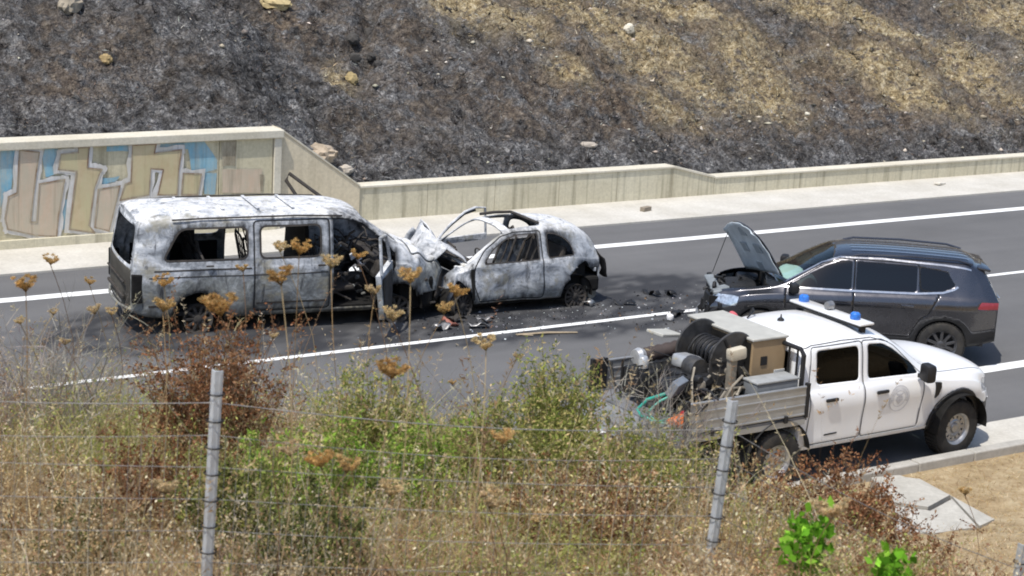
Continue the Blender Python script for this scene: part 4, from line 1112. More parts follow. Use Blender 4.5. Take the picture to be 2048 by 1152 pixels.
def build_suv():
    root = empty("suv", (19.98, 20.72, 0), radians(143.2), "dark grey metallic SUV with smashed nose and its bonnet propped open", "suv")
    root.scale = (1.055, 1.0, 1.02)
    PB = car_paint("dark_grey_metallic", (.088, .088, .097), .25, damt=.06, rough=.2, metal=.9)
    GL = glass("suv_tinted_glass", (.06, .085, .10)); WS = glass("suv_windscreen_glass", (.66, .80, .78), 1.40)
    CH = plain("bright_trim", (.62, .62, .62), .22, .9, .5, .08)
    zc = pchip([(-2.2, 1.50), (-2.0, 1.58), (-1.5, 1.625), (-.6, 1.645), (.0, 1.63), (.25, 1.585), (.5, 1.47), (1.10, 1.12), (1.3, 1.075), (1.8, .99), (2.05, .90), (2.2, .74)])
    zt = pchip([(-2.2, 1.42), (-2.0, 1.50), (-1.5, 1.54), (-.6, 1.56), (.0, 1.54), (.25, 1.495), (.5, 1.38), (1.10, 1.05), (1.3, 1.0), (1.8, .92), (2.05, .84), (2.2, .68)])
    wt = pchip([(-2.2, .54), (-2, .58), (-1, .62), (0, .63), (.5, .64), (1.1, .74), (1.6, .74), (2.0, .66), (2.2, .55)])
    ws = pchip([(-2.2, .76), (-2, .84), (-1.5, .90), (0, .895), (1.2, .90), (1.7, .88), (2.0, .80), (2.2, .66)])
    wb = pchip([(-2.2, .76), (-2, .84), (-1.6, .88), (1.5, .88), (2.0, .80), (2.2, .66)])
    zs = pchip([(-2.2, 1.04), (-1, 1.03), (0, 1.0), (1, .96), (1.6, .88), (2.2, .62)])
    zb = pchip([(-2.2, .42), (-1.8, .34), (-1, .26), (1, .26), (1.7, .32), (2.2, .36)])
    def ctl(x):
        a = zb(x); b = zs(x); t = zt(x); k = np.clip((t - b) / .5, 0, 1)
        return [(wb(x) - .05, a), (wb(x) - .005, a + .07), (wb(x) - .012, a + (b - a) * .42), (ws(x) - .005, a + (b - a) * .72), (ws(x) + .006, a + (b - a) * .86), (ws(x) - .03, b + .01), (ws(x) - .05 * k - .03, b + .05 * k), (wt(x) + .06 * k, t - .10 * k), (wt(x), t), (wt(x) * .88, t + (zc(x) - t) * .5), (wt(x) * .5, t + (zc(x) - t) * .93), (0 * x, zc(x))]
    def deform(V):
        V = V.copy(); x, y, z = V[:, 0].copy(), V[:, 1].copy(), V[:, 2].copy()
        r = sstep(-1.5, -2.2, x); V[:, 0] += r * (.30 * np.clip((z - 1.02) / .5, 0, 1) + .10 * (y / .85) ** 2)
        f = sstep(1.5, 2.2, x); V[:, 0] -= f * .22 * (y / .8) ** 2
        f2 = sstep(1.85, 2.2, x); V[:, 0] -= f2 * (.12 * np.sin(y * 4 + 2) + .10) ; V[:, 2] += f2 * .05 * np.sin(y * 11)
        return V
    S = Shell(-2.2, 2.2, ctl, .028, deform)
    AR, AF = (-1.34, .345), (1.30, .345)
    dlo1 = roundpoly([(.92, 1.075), (.02, 1.095), (.02, 1.50), (.18, 1.49), (.42, 1.38)], .035)
    dlo2 = roundpoly([(-.05, 1.095), (-.92, 1.125), (-.92, 1.485), (-.05, 1.50)], .03)
    dlo3 = roundpoly([(-.96, 1.125), (-1.30, 1.16), (-1.48, 1.24), (-1.36, 1.43), (-.96, 1.48)], .03)
    door1 = roundpoly([(-.02, .44), (.92, .44), (.96, .60), (.96, 1.03), (.94, 1.09), (.42, 1.42), (.18, 1.52), (-.02, 1.53)], .04)
    door2 = roundpoly([(-.02, .44), (-.86, .44), (-1.00, .74), (-1.10, .80), (-1.26, 1.12), (-.98, 1.16), (-.94, 1.52), (-.02, 1.53)], .04)
    S.feature("arch", circle(*AR, .385), late=True); S.feature("arch", circle(*AF, .385), late=True)
    S.feature("window_front", dlo1, late=True); S.feature("window_rear", dlo2, late=True); S.feature("window_quarter", dlo3, late=True)
    S.feature("cladding", [(-2.3, .2), (2.3, .2), (2.3, .56), (1.74, .58), (1.62, .68), (1.50, .75), (1.30, .79), (1.08, .75), (.95, .66), (.86, .50), (.80, .43), (-.86, .43), (-.92, .54), (-1.00, .66), (-1.14, .75), (-1.34, .79), (-1.56, .75), (-1.70, .66), (-1.80, .56), (-2.3, .62)])
    S.feature("door_front", door1); S.feature("door_rear", door2)
    S.feature("windscreen", [(.30, .56), (1.06, .66), (1.10, .3), (1.12, -.1), (.24, -.1), (.26, .3)], 'top')
    S.feature("bay", [(1.24, .68), (1.70, .68), (2.04, .56), (2.10, .3), (2.12, -.1), (1.22, -.1)], 'top')
    S.feature("headlamp", roundpoly([(1.74, .74), (2.12, .70), (2.10, .82), (1.84, .87), (1.66, .87)], .03))
    S.feature("tail_lamp", roundpoly([(-1.86, .93), (-2.3, .92), (-2.3, 1.02), (-1.92, 1.035)], .03))
    S.classify()
    both = lambda r: [(r, 1), (r, -1)]
    S.part("body", both("body"), PB, root, .012)
    S.part("lower_cladding", both("cladding"), M_BLACK, root, .012)
    for sd in (1, -1):
        d = S.part("door", [("door_front", sd)], PB, root, .012); S.part("window", [("window_front", sd)], GL, d)
        d2 = S.part("door", [("door_rear", sd)], PB, root, .012); S.part("window", [("window_rear", sd)], GL, d2)
        S.part("quarter_window", [("window_quarter", sd)], GL, root)
        S.line("door_gap", door1, 'side', sd, .012, M_SEAM, root, closed=True); S.line("door_gap", door2, 'side', sd, .012, M_SEAM, root, closed=True)
        S.part("headlamp", [("headlamp", sd)], plain("headlamp_lens", (.50, .55, .60), .12, .6, .6, .5, 14), root)
        S.part("tail_lamp", [("tail_lamp", sd)], plain("tail_lamp_red", (.24, .035, .045), .2, 0, .5, .2, 9), root)
        # chrome along the roof edge and sill of the glass
        S.line("chrome_trim", [(.98, 1.06), (.02, 1.075), (-.92, 1.10), (-1.30, 1.135), (-1.46, 1.19), (-1.52, 1.235)], 'side', sd, .030, CH, root, .008)
        S.line("chrome_trim", [(.95, 1.13), (.45, 1.435), (.2, 1.535), (-.4, 1.555), (-1.3, 1.52), (-1.9, 1.47)], 'side', sd, .030, CH, root, .008)
        for x in (.16, -.80):
            b = MB(); b.box((x, sd * .915, .925), (.19, .03, .035), bev=.012); b.make("door_handle", PB, root)
        b = MB(); b.box((.86, sd * 1.00, 1.10), (.13, .20, .15), (0, 0, sd * .2), bev=.04); b.box((.90, sd * .90, 1.05), (.06, .12, .04)); b.make("mirror", M_BLACK, root, smooth=True)
        b = MB(); b.tube([(.05, sd * .60, 1.565), (-.1, sd * .61, 1.605), (-.8, sd * .605, 1.625), (-1.5, sd * .585, 1.605), (-1.72, sd * .57, 1.55)], .017, 8); b.make("roof_rail", PB, root, smooth=True)
    S.part("windscreen", both("windscreen"), WS, root)
    for sd in (1, -1):
        for y in (.08, .24, .40):
            S.line("roof_rib", [(.02, y), (-.8, y), (-1.85, y)], 'top', sd, .03, CH, root, .010)
    caps = S.cap(-1, [("glass", roundpoly([(-.60, 1.08), (.60, 1.08), (.46, 1.38), (-.46, 1.38)], .06)), ("low", [(-.9, .3), (.9, .3), (.9, .60), (-.9, .60)])], 14)
    tg = cap_part("tailgate", caps, "body", PB, root, .02); cap_part("rear_window", caps, "glass", GL, tg); cap_part("rear_bumper", caps, "low", M_BLACK, root, .02)
    b = MB(); b.box((-1.90, 0, 1.475), (.20, 1.05, .04), (0, -.18, 0), bev=.015); b.make("spoiler", PB, root, smooth=True)
    b = MB(); b.box((-2.19, .0, 1.02), (.03, .8, .03), bev=.01); b.make("tailgate_trim", CH, tg)
    caps = S.cap(1, [], 14); cap_part("front_panel", caps, "body", M_BLACK, root, .03)
    # open bonnet, hinged near the windscreen
    h = empty("bonnet"); h.parent = root; h.location = (1.20, 0, 1.10); h.rotation_euler = (radians(17), radians(-58), radians(4))
    n = 13; V = []; V2 = []
    for i in range(n):
        u = i / (n - 1); hw = .70 - .10 * u ** 2
        for j in range(n):
            v = -1 + 2 * j / (n - 1); x = u * .93 - .14 * (v * v) * u ** 2; z = .022 * sin(u * 2.2) * (1 - .35 * v * v) - .03 * abs(v) ** 6 - .05 * u ** 5
            V.append((x, v * hw, z)); V2.append((.02 + x * .97, v * hw * .96, z - .035 - .012 * (sin(j * 1.9) * sin(i * 1.4))))
    F = [(i * n + j, (i + 1) * n + j, (i + 1) * n + j + 1, i * n + j + 1) for i in range(n - 1) for j in range(n - 1)]
    mobj("bonnet_skin", V, F, PB, h, smooth=True, sharp=50, solid=.012)
    mobj("bonnet_liner", V2, [f[::-1] for f in F], plain("bonnet_inner_sky_tone", (.50, .56, .60), .4, .1, .4, .25, 3), h, smooth=True, sharp=30, solid=.01)  # pale blue-grey puts sky light into the colour of the dark grey underside
    b = MB()
    for q in ((.12, 0), (.45, .25), (.45, -.25), (.75, 0)): b.box((q[0], q[1], -.03), (.16, .22, .016), bev=.006)
    tag(b.make("liner_stiffener", plain("bonnet_rib_paint", (.26, .30, .33), .5), h), kind="stuff")
    b = MB(); b.tube([(1.98, -.48, .92), (1.80, -.40, 1.60)], .006, 5); b.make("prop_rod", M_BLACK, root)
    # engine bay
    r_ = random.Random(12)
    b = MB(); b.box((1.62, 0, .66), (.86, 1.36, .30)); b.box((1.22, 0, .92), (.06, 1.36, .26)); b.make("bay_tub", M_DARK, root)
    b = MB(); b.box((1.58, .05, .86), (.46, .62, .16), (0, .08, .05), bev=.05); b.box((1.60, .48, .84), (.30, .24, .18), bev=.03); b.box((1.45, -.46, .86), (.34, .30, .16), bev=.04); b.make("engine_cover", M_BLACK, root, smooth=True)
    b = MB()
    for k in range(30):
        p = Vector((r_.uniform(1.35, 2.05), r_.uniform(-.6, .6), r_.uniform(.80, .96))); q = Vector((r_.gauss(0, .13), r_.gauss(0, .14), r_.gauss(0, .04)))
        b.tube([p, p + q * .5 + Vector((0, 0, .04)), p + q], r_.uniform(.008, .03), 6)
    tag(b.make("hoses", M_BLACK, root), kind="stuff")
    b = MB(); b.box((1.98, .10, .86), (.14, 1.10, .07), (0, .2, .1), bev=.02); b.box((1.90, .48, .88), (.26, .22, .08), (.1, .2, .3), bev=.02); b.make("front_cross_member", plain("grey_plastic_mount", (.22, .24, .25), .5, .1, .4, .3), root)
    # smashed bumper: torn plates and hanging strips
    for k in range(11):
        y = r_.uniform(-.8, .8); z = r_.uniform(.18, .80)
        b = MB(); b.box((2.06 - .22 * (y / .8) ** 2 + r_.uniform(-.05, .12), y, z), (.05, r_.uniform(.15, .5), r_.uniform(.08, .24)), (r_.gauss(0, .5), r_.gauss(0, .35), r_.gauss(0, .4)), bev=.012)
        b.deform(lambda V, k=k: crumple(V, .10, 5, k)); b.make("bumper_fragment", M_BLACK, root)
    b = MB(); b.tube([(2.10, .75, .42), (2.2, .3, .35), (2.16, -.3, .38), (2.0, -.75, .45)], .03, 6); b.make("bumper_beam", plain("bent_alloy_beam", (.30, .31, .32), .5, .6), root, smooth=True)
    # cabin
    t = plain("cabin_dark", (.018, .018, .02), .8)
    b = MB(); b.box((-.5, 0, .5), (2.9, 1.6, .30)); b.box((.88, 0, .90), (.40, 1.45, .22), bev=.06); b.make("cabin_floor", t, root)
    for x, y in ((.05, .36), (.05, -.36), (-.95, .36), (-.95, -.36)):
        b = MB(); b.box((x, y, .72), (.5, .5, .16), bev=.06); b.box((x - .28, y, 1.02), (.14, .48, .58), (0, -.2, 0), bev=.06); b.box((x - .36, y, 1.37), (.10, .26, .17), (0, -.15, 0), bev=.05); b.make("seat", t, root, smooth=True)
    bag = plain("airbag_glare_fabric", (.62, .68, .66), .9, 0, .2, .1, 3, .2, 20)
    for c, r3 in (((.62, .36, 1.02), (.16, .24, .20)), ((.82, -.12, 1.085), (.20, .52, .07))):  # second, flat one is added to stand in for the pale windscreen reflection
        b = MB(); b.lathe([(sin(pi * k / 10), -cos(pi * k / 10)) for k in range(11)], 18, 'z'); b.deform(lambda V, c=c, r3=r3: crumple(V * np.array(r3) + np.array(c), .06, 6, 2)); b.make("airbag_and_glare", bag, root, smooth=True)
    b = MB(); c = Vector((.52, .36, 1.0)); n = 22
    b.tube([c + Vector((.18 * sin(2 * pi * k / n) * .4, .18 * cos(2 * pi * k / n), .18 * sin(2 * pi * k / n) * .9)) for k in range(n + 1)], .014, 6); b.make("steering_wheel", t, root)
    rim = plain("alloy_rim", (.10, .10, .105), .35, .7, .5, .2)
    for x in (-1.34, 1.30):
        for y in (.79, -.79): wheel(root, (x, y, .345), .345, .23, .215, 1 if y > 0 else -1, M_RUBBER, rim, 10, rot=.3)
        b = MB(); b.lathe([(.39, -.75), (.39, .75)], 24, 'y', (x, 0, .36), a0=-.1, a1=pi + .1); b.make("wheel_housing", M_DARK, root)
    b = MB(); b.box((0, 0, .28), (3.2, 1.3, .12)); b.make("underbody", M_DARK, root)
    return root
suv = build_suv()
# ================================================================ WHITE PICKUP WITH DROPSIDE TRAY (x forward, near side y<0)
def build_truck():
    root = empty("pickup_truck", (15.80, 16.88, 0), radians(.5), "white double-cab pickup truck with grey dropside tray and blue roof beacons", "truck")
    PB = car_paint("white_truck_paint", (.80, .81, .82), 0, (.50, .45, .37), .5, .32, .0)
    GL = glass("truck_glass", (.07, .08, .085), 1.28); WS = glass("truck_windscreen_glass", (.40, .50, .48))
    ALU = plain("dull_aluminium", (.40, .41, .415), .42, .55, .5, .12, 3, .1, 50, ((.30, .28, .24), .4))
    zc = pchip([(-.93, 1.74), (-.80, 1.80), (-.2, 1.83), (.30, 1.815), (.60, 1.75), (.85, 1.62), (1.45, 1.23), (1.6, 1.21), (2.2, 1.18), (2.5, 1.12), (2.68, .93)])
    zt = pchip([(-.93, 1.66), (-.80, 1.72), (-.2, 1.755), (.30, 1.735), (.60, 1.66), (.85, 1.53), (1.45, 1.16), (1.6, 1.14), (2.2, 1.10), (2.5, 1.04), (2.68, .86)])
    wt = pchip([(-.93, .66), (-.8, .69), (0, .70), (.6, .69), (1.0, .71), (1.45, .78), (2.2, .80), (2.5, .74), (2.68, .62)])
    ws = pchip([(-.93, .90), (1.6, .90), (2.2, .89), (2.5, .83), (2.68, .70)])
    wb = pchip([(-.93, .87), (1.6, .87), (2.2, .87), (2.5, .81), (2.68, .70)])
    zs = pchip([(-.93, 1.16), (1, 1.13), (1.6, 1.06), (2.2, .98), (2.68, .74)])
    zb = pchip([(-.93, .42), (1.3, .42), (2, .44), (2.68, .42)])
    def ctl(x):
        a = zb(x); b = zs(x); t = zt(x); k = np.clip((t - b) / .5, 0, 1)
        return [(wb(x) - .06, a), (wb(x) - .01, a + .05), (wb(x), a + (b - a) * .35), (ws(x) - .015, a + (b - a) * .55), (ws(x) + .012, a + (b - a) * .80), (ws(x) - .02, b), (ws(x) - .06 * k - .02, b + .06 * k), (wt(x) + .07 * k, t - .10 * k), (wt(x), t), (wt(x) * .86, t + (zc(x) - t) * .5), (wt(x) * .5, t + (zc(x) - t) * .93), (0 * x, zc(x))]
    def deform(V):
        V = V.copy(); x, y, z = V[:, 0].copy(), V[:, 1].copy(), V[:, 2].copy()
        f = sstep(1.9, 2.68, x); V[:, 0] -= f * .14 * (y / .85) ** 2
        r = sstep(-.6, -.93, x); V[:, 0] += r * .06 * np.clip((z - 1.1) / .6, 0, 1)
        return V
    S = Shell(-.93, 2.68, ctl, .026, deform)
    AF = (1.82, .40)
    w1 = roundpoly([(-.66, 1.255), (.05, 1.235), (.05, 1.665), (-.64, 1.665)], .06)
    w2 = roundpoly([(.21, 1.235), (1.10, 1.205), (1.00, 1.33), (.66, 1.56), (.48, 1.645), (.21, 1.665)], .05)
    d1 = roundpoly([(-.80, .50), (.12, .50), (.12, 1.715), (-.74, 1.705), (-.80, 1.2)], .06)
    d2 = roundpoly([(.12, .50), (1.12, .50), (1.16, 1.18), (.70, 1.59), (.50, 1.69), (.12, 1.715)], .05)
    S.feature("window_rear", w1, late=True); S.feature("window_front", w2, late=True); S.feature("arch", circle(*AF, .435), late=True)
    S.feature("flare", circle(*AF, .53, -25, 205) + [(1.34, .40), (2.30, .40)])
    S.feature("door_rear", d1); S.feature("door_front", d2)
    S.feature("windscreen", [(.66, .60), (1.40, .69), (1.46, .3), (1.48, -.1), (.58, -.1), (.60, .3)], 'top')
    S.feature("headlamp", roundpoly([(2.36, .82), (2.8, .78), (2.8, .96), (2.40, .98)], .03))
    S.feature("bumper", [(2.36, .35), (2.8, .35), (2.8, .70), (2.40, .66)])
    S.classify()
    both = lambda r: [(r, 1), (r, -1)]
    S.part("cab", both("body"), PB, root, .015)
    [S.part("front_bumper", [("bumper", q)], M_BLACK, root, .02) for q in (1, -1)]
    for sd in (-1, 1):
        S.part("wheel_flare", [("flare", sd)], M_BLACK, root, -.025)
        S.part("headlamp", [("headlamp", sd)], plain("truck_lamp_lens", (.55, .57, .6), .1, .5, .6, .3), root)
        for rg, wr, dl, hx in (("door_rear", "window_rear", d1, -.46), ("door_front", "window_front", d2, .40)):
            d = S.part("door", [(rg, sd)], PB, root, .015); S.part("window", [(wr, sd)], GL, d)
            S.line("door_gap", dl, 'side', sd, .010, M_SEAM, d, closed=True)
            b = MB(); b.box((hx, sd * .925, 1.065), (.20, .035, .045), bev=.014); b.make("handle", M_BLACK, d, smooth=True)
        b = MB(); b.box((1.02, sd * 1.06, 1.28), (.15, .22, .24), (0, 0, sd * .25), bev=.05); b.box((1.06, sd * .95, 1.20), (.08, .14, .06), bev=.01); b.make("mirror", M_BLACK, root, smooth=True)
        b = MB(); b.prism([(1.36, .86), (1.42, .90), (1.46, 1.0), (1.45, 1.06), (1.36, 1.07)], 'y', sd * .88, sd * .918); b.make("fender_vent", M_BLACK, root)
        S.line("sill_step", [(-.85, .47), (1.36, .47)], 'side', sd, .05, PB, root, .012)
        S.line("roof_ditch", [(-.88, 1.69), (-.7, 1.725), (-.2, 1.745), (.3, 1.73), (.62, 1.64)], 'side', sd, .012, M_SEAM, root, .003)
        S.line("door_scuff", [(-.5, .60), (-.28, .605)], 'side', sd, .022, M_BLACK, root, .004)
    S.part("windscreen", both("windscreen"), WS, root)
    S.line("wiper", [(1.36, .60), (1.44, .1)], 'top', -1, .03, M_BLACK, root, .02)
    S.line("bonnet_gap", [(1.50, .76), (2.40, .72)], 'top', -1, .010, M_SEAM, root, .003); S.line("bonnet_gap", [(1.50, .76), (2.40, .72)], 'top', 1, .010, M_SEAM, root, .003)
    caps = S.cap(-1, [("glass", roundpoly([(-.6, 1.25), (.6, 1.25), (.54, 1.62), (-.54, 1.62)], .06))], 12)
    cap_part("cab_back", caps, "body", PB, root, .02); cap_part("rear_window", caps, "glass", GL, root)
    caps = S.cap(1, [("grille", roundpoly([(-.6, .72), (.6, .72), (.6, 1.0), (-.6, 1.0)], .05))], 12)
    cap_part("front_panel", caps, "body", PB, root, .02); cap_part("grille", caps, "grille", M_BLACK, root, .02)
    # faint round door emblem: printed rings and a small crest
    em = plain("grey_print", (.52, .52, .54), .5, 0, .3, .12, 30)
    for sd in (-1, 1):
        e = empty("door_emblem"); e.parent = root; EX, EZ = .72, .93
        def flat(poly): return S.on_side([EX + p[0] for p in poly], [EZ + p[1] for p in poly], sd)
        def ring(r0, r1, a0=0, a1=360, n=40):
            P = []
            for k in range(n + 1):
                a = radians(a0 + (a1 - a0) * k / n); P += [(r0 * cos(a), r0 * sin(a)), (r1 * cos(a), r1 * sin(a))]
            return flat(P), [(2 * k, 2 * k + 1, 2 * k + 3, 2 * k + 2) for k in range(n)]
        for nm, (r0, r1) in (("outer_ring", (.163, .175)), ("inner_ring", (.104, .112))):
            mobj(nm, *ring(r0, r1), em, e)
        b = MB()
        for k in range(26):                               # the lettering round the rim, too small to read
            a0 = 200 - k * 8.5; V, F = ring(.122, .153, a0, a0 - random.uniform(3.5, 6.0), 3); b.add(V, F)
        tag(b.make("rim_lettering", em, e, recalc=False), kind="stuff")
        for nm, q in (("crest", [(-.06, -.02), (0, -.075), (.06, -.02), (.05, .03), (-.05, .03)]), ("crest_wings", [(-.085, .085), (-.02, .06), (0, .07), (.02, .06), (.085, .085), (.03, .042), (0, .036), (-.03, .042)])):
            V = flat([(0, sum(p[1] for p in q) / len(q))] + q); n_ = len(q)
            mobj(nm, V, [(0, 1 + k, 1 + (k + 1) % n_) for k in range(n_)], em, e)
    # light bar with two blue beacons and a work lamp
    lb = empty("light_bar"); lb.parent = root; lb.location = (.26, 0, 1.86)
    b = MB(); b.box((0, 0, .03), (.24, 1.34, .035), bev=.014); b.make("bar", PB, lb, smooth=True)
    b = MB(); b.box((-.02, 0, -.002), (.20, 1.30, .025)); b.make("bar_underside", M_BLACK, lb)
    for y in (-.58, .58):
        b = MB(); b.box((0, y, -.05), (.08, .06, .12), bev=.01); b.make("bracket", M_BLACK, lb)
    blue = plain("blue_beacon_lens", (.03, .16, .55), .12, 0, .6, .35, 16)
    for y in (-.44, .52):
        b = MB(); b.lathe([(.066, .045), (.07, .07), (.064, .115), (.045, .135), (0, .14)], 20, 'z', (0, y, 0)); b.make("beacon", blue, lb, smooth=True)
    b = MB(); b.lathe([(.0, -.05), (.05, -.05), (.062, .03), (.05, .05), (0, .05)], 16, 'x', (.02, .06, .10)); b.make("work_lamp", M_STEEL, lb, smooth=True)
    b = MB(); b.lathe([(.05, 0), (.04, .03), (.012, .05), (.006, .09)], 12, 'z', (-.48, .12, 1.815)); b.make("aerial", M_BLACK, root, smooth=True)
    b = MB(); b.tube([(-.75, .45, 1.80), (-.6, .50, 1.87), (-.52, .62, 1.86), (-.5, .70, 1.78)], .012, 6); b.make("roof_cable", M_BLACK, root)
    # chassis, tray
    for y in (-.38, .38):
        b = MB(); b.box((-.5, y, .55), (4.6, .09, .16)); b.make("chassis_rail", M_DARK, root)
    b = MB(); b.box((-1.85, 0, .90), (1.92, 1.90, .05)); b.make("tray_floor", plain("worn_tray_floor", (.20, .205, .22), .6, .3, .4, .25, 4), root)
    for k in range(4):
        b = MB(); b.box((-1.15 - k * .48, 0, .83), (.07, 1.84, .09)); b.make("cross_bearer", M_DARK, root)
    def board(name, x0, x1, y, z0=.94, h=.38):
        b = MB(); b.box(((x0 + x1) / 2, y, z0 + h / 2), (x1 - x0, .028, h), bev=.006); o = b.make(name, ALU, root)
        for zz in (z0 + .02, z0 + h * .36, z0 + h * .68, z0 + h - .015):
            b = MB(); b.box(((x0 + x1) / 2, y, zz), (x1 - x0 - .01, .046, .022), bev=.006); b.make("board_rib", ALU, o)
        return o
    board("side_board", -2.76, -.94, -.945); board("side_board", -2.76, -.94, .945)
    b = MB(); b.box((-2.86, 0, .74), (.34, 1.86, .03), (0, radians(-68), 0), bev=.006); b.make("tail_board", ALU, root)
    for x, y in ((-2.78, .945), (-2.78, -.945), (-.915, .945), (-.915, -.945)):
        b = MB(); b.box((x, y, 1.13), (.05, .06, .44), bev=.008); b.make("corner_post", M_BLACK, root)
    b = MB(); b.box((-2.68, .915, 1.15), (.20, .03, .40)); b.make("corner_plate", M_BLACK, root)
    for x in (-1.25, -2.4):
        b = MB(); b.box((x, -.975, .93), (.05, .03, .09), bev=.006); b.make("board_latch", M_BLACK, root)
    b = MB(); b.box((-1.85, -.93, .86), (1.86, .05, .07)); b.make("tray_side_rail", ALU, root)
    # head board behind the cab
    b = MB(); b.tube([(-.95, -.86, .95), (-.95, -.86, 1.68), (-.95, -.80, 1.74), (-.95, .80, 1.74), (-.95, .86, 1.68), (-.95, .86, .95)], .03, 8); b.make("head_board_frame", M_BLACK, root, smooth=True)
    for k in range(11):
        b = MB(); b.box((-.95, -.75 + k * .15, 1.34), (.012, .03, .80)); b.make("head_board_bar", M_BLACK, root)
    # rear guards, wheels
    rim = plain("steel_rim", (.42, .42, .42), .4, .75, .5, .2, 12, 0, 40, ((.16, .14, .11), .4))
    for y in (-.82, .82):
        sd = 1 if y > 0 else -1
        wheel(root, (1.82, y, .385), .385, .215, .25, sd, M_RUBBER, rim, 12, steel=True)
        wheel(root, (-1.30, y, .385), .385, .215, .25, sd, M_RUBBER, rim, 12, steel=True)
        b = MB(); b.lathe([(.50, -.15), (.505, 0), (.50, .15)], 22, 'y', (-1.30, y, .42), a0=radians(8), a1=radians(178)); b.make("mudguard", M_BLACK, root, smooth=True)
        b = MB(); b.lathe([(.45, -.22), (.45, .10)], 22, 'y', (1.82, y - sd * .02, .42), a0=radians(-5), a1=radians(185)); b.make("wheel_housing", M_DARK, root)
    b = MB(); b.tube([(-1.30, -.8, .385), (-1.30, .8, .385)], .06, 8); b.lathe([(0, -.15), (.15, -.1), (.15, .1), (0, .15)], 14, 'y', (-1.30, 0, .385)); b.make("rear_axle", M_DARK, root)
    b = MB(); b.box((.3, 0, .48), (2.6, 1.5, .12)); b.box((.9, .1, .42), (.8, .6, .2)); b.make("underbody", M_DARK, root)
    # cabin
    t = plain("truck_cabin_dark", (.022, .021, .02), .8)
    b = MB(); b.box((.2, 0, .68), (2.0, 1.62, .3)); b.box((1.28, 0, 1.02), (.40, 1.50, .24), bev=.06); b.make("cabin_floor", t, root)
    for x, y in ((.40, .38), (.40, -.38), (-.45, 0)):
        w = .5 if x > 0 else 1.3
        b = MB(); b.box((x, y, .90), (.5, w, .16), bev=.06); b.box((x - .28, y, 1.18), (.14, w * .95, .50), (0, -.2, 0), bev=.06); b.box((x - .37, y, 1.50), (.10, .26, .15), (0, -.15, 0), bev=.05); b.make("seat", t, root, smooth=True)
    b = MB(); c = Vector((.92, .38, 1.22)); n = 22
    b.tube([c + Vector((.18 * sin(2 * pi * k / n) * .4, .18 * cos(2 * pi * k / n), .18 * sin(2 * pi * k / n) * .9)) for k in range(n + 1)], .014, 6); b.make("steering_wheel", t, root)
    return root
truck = build_truck()

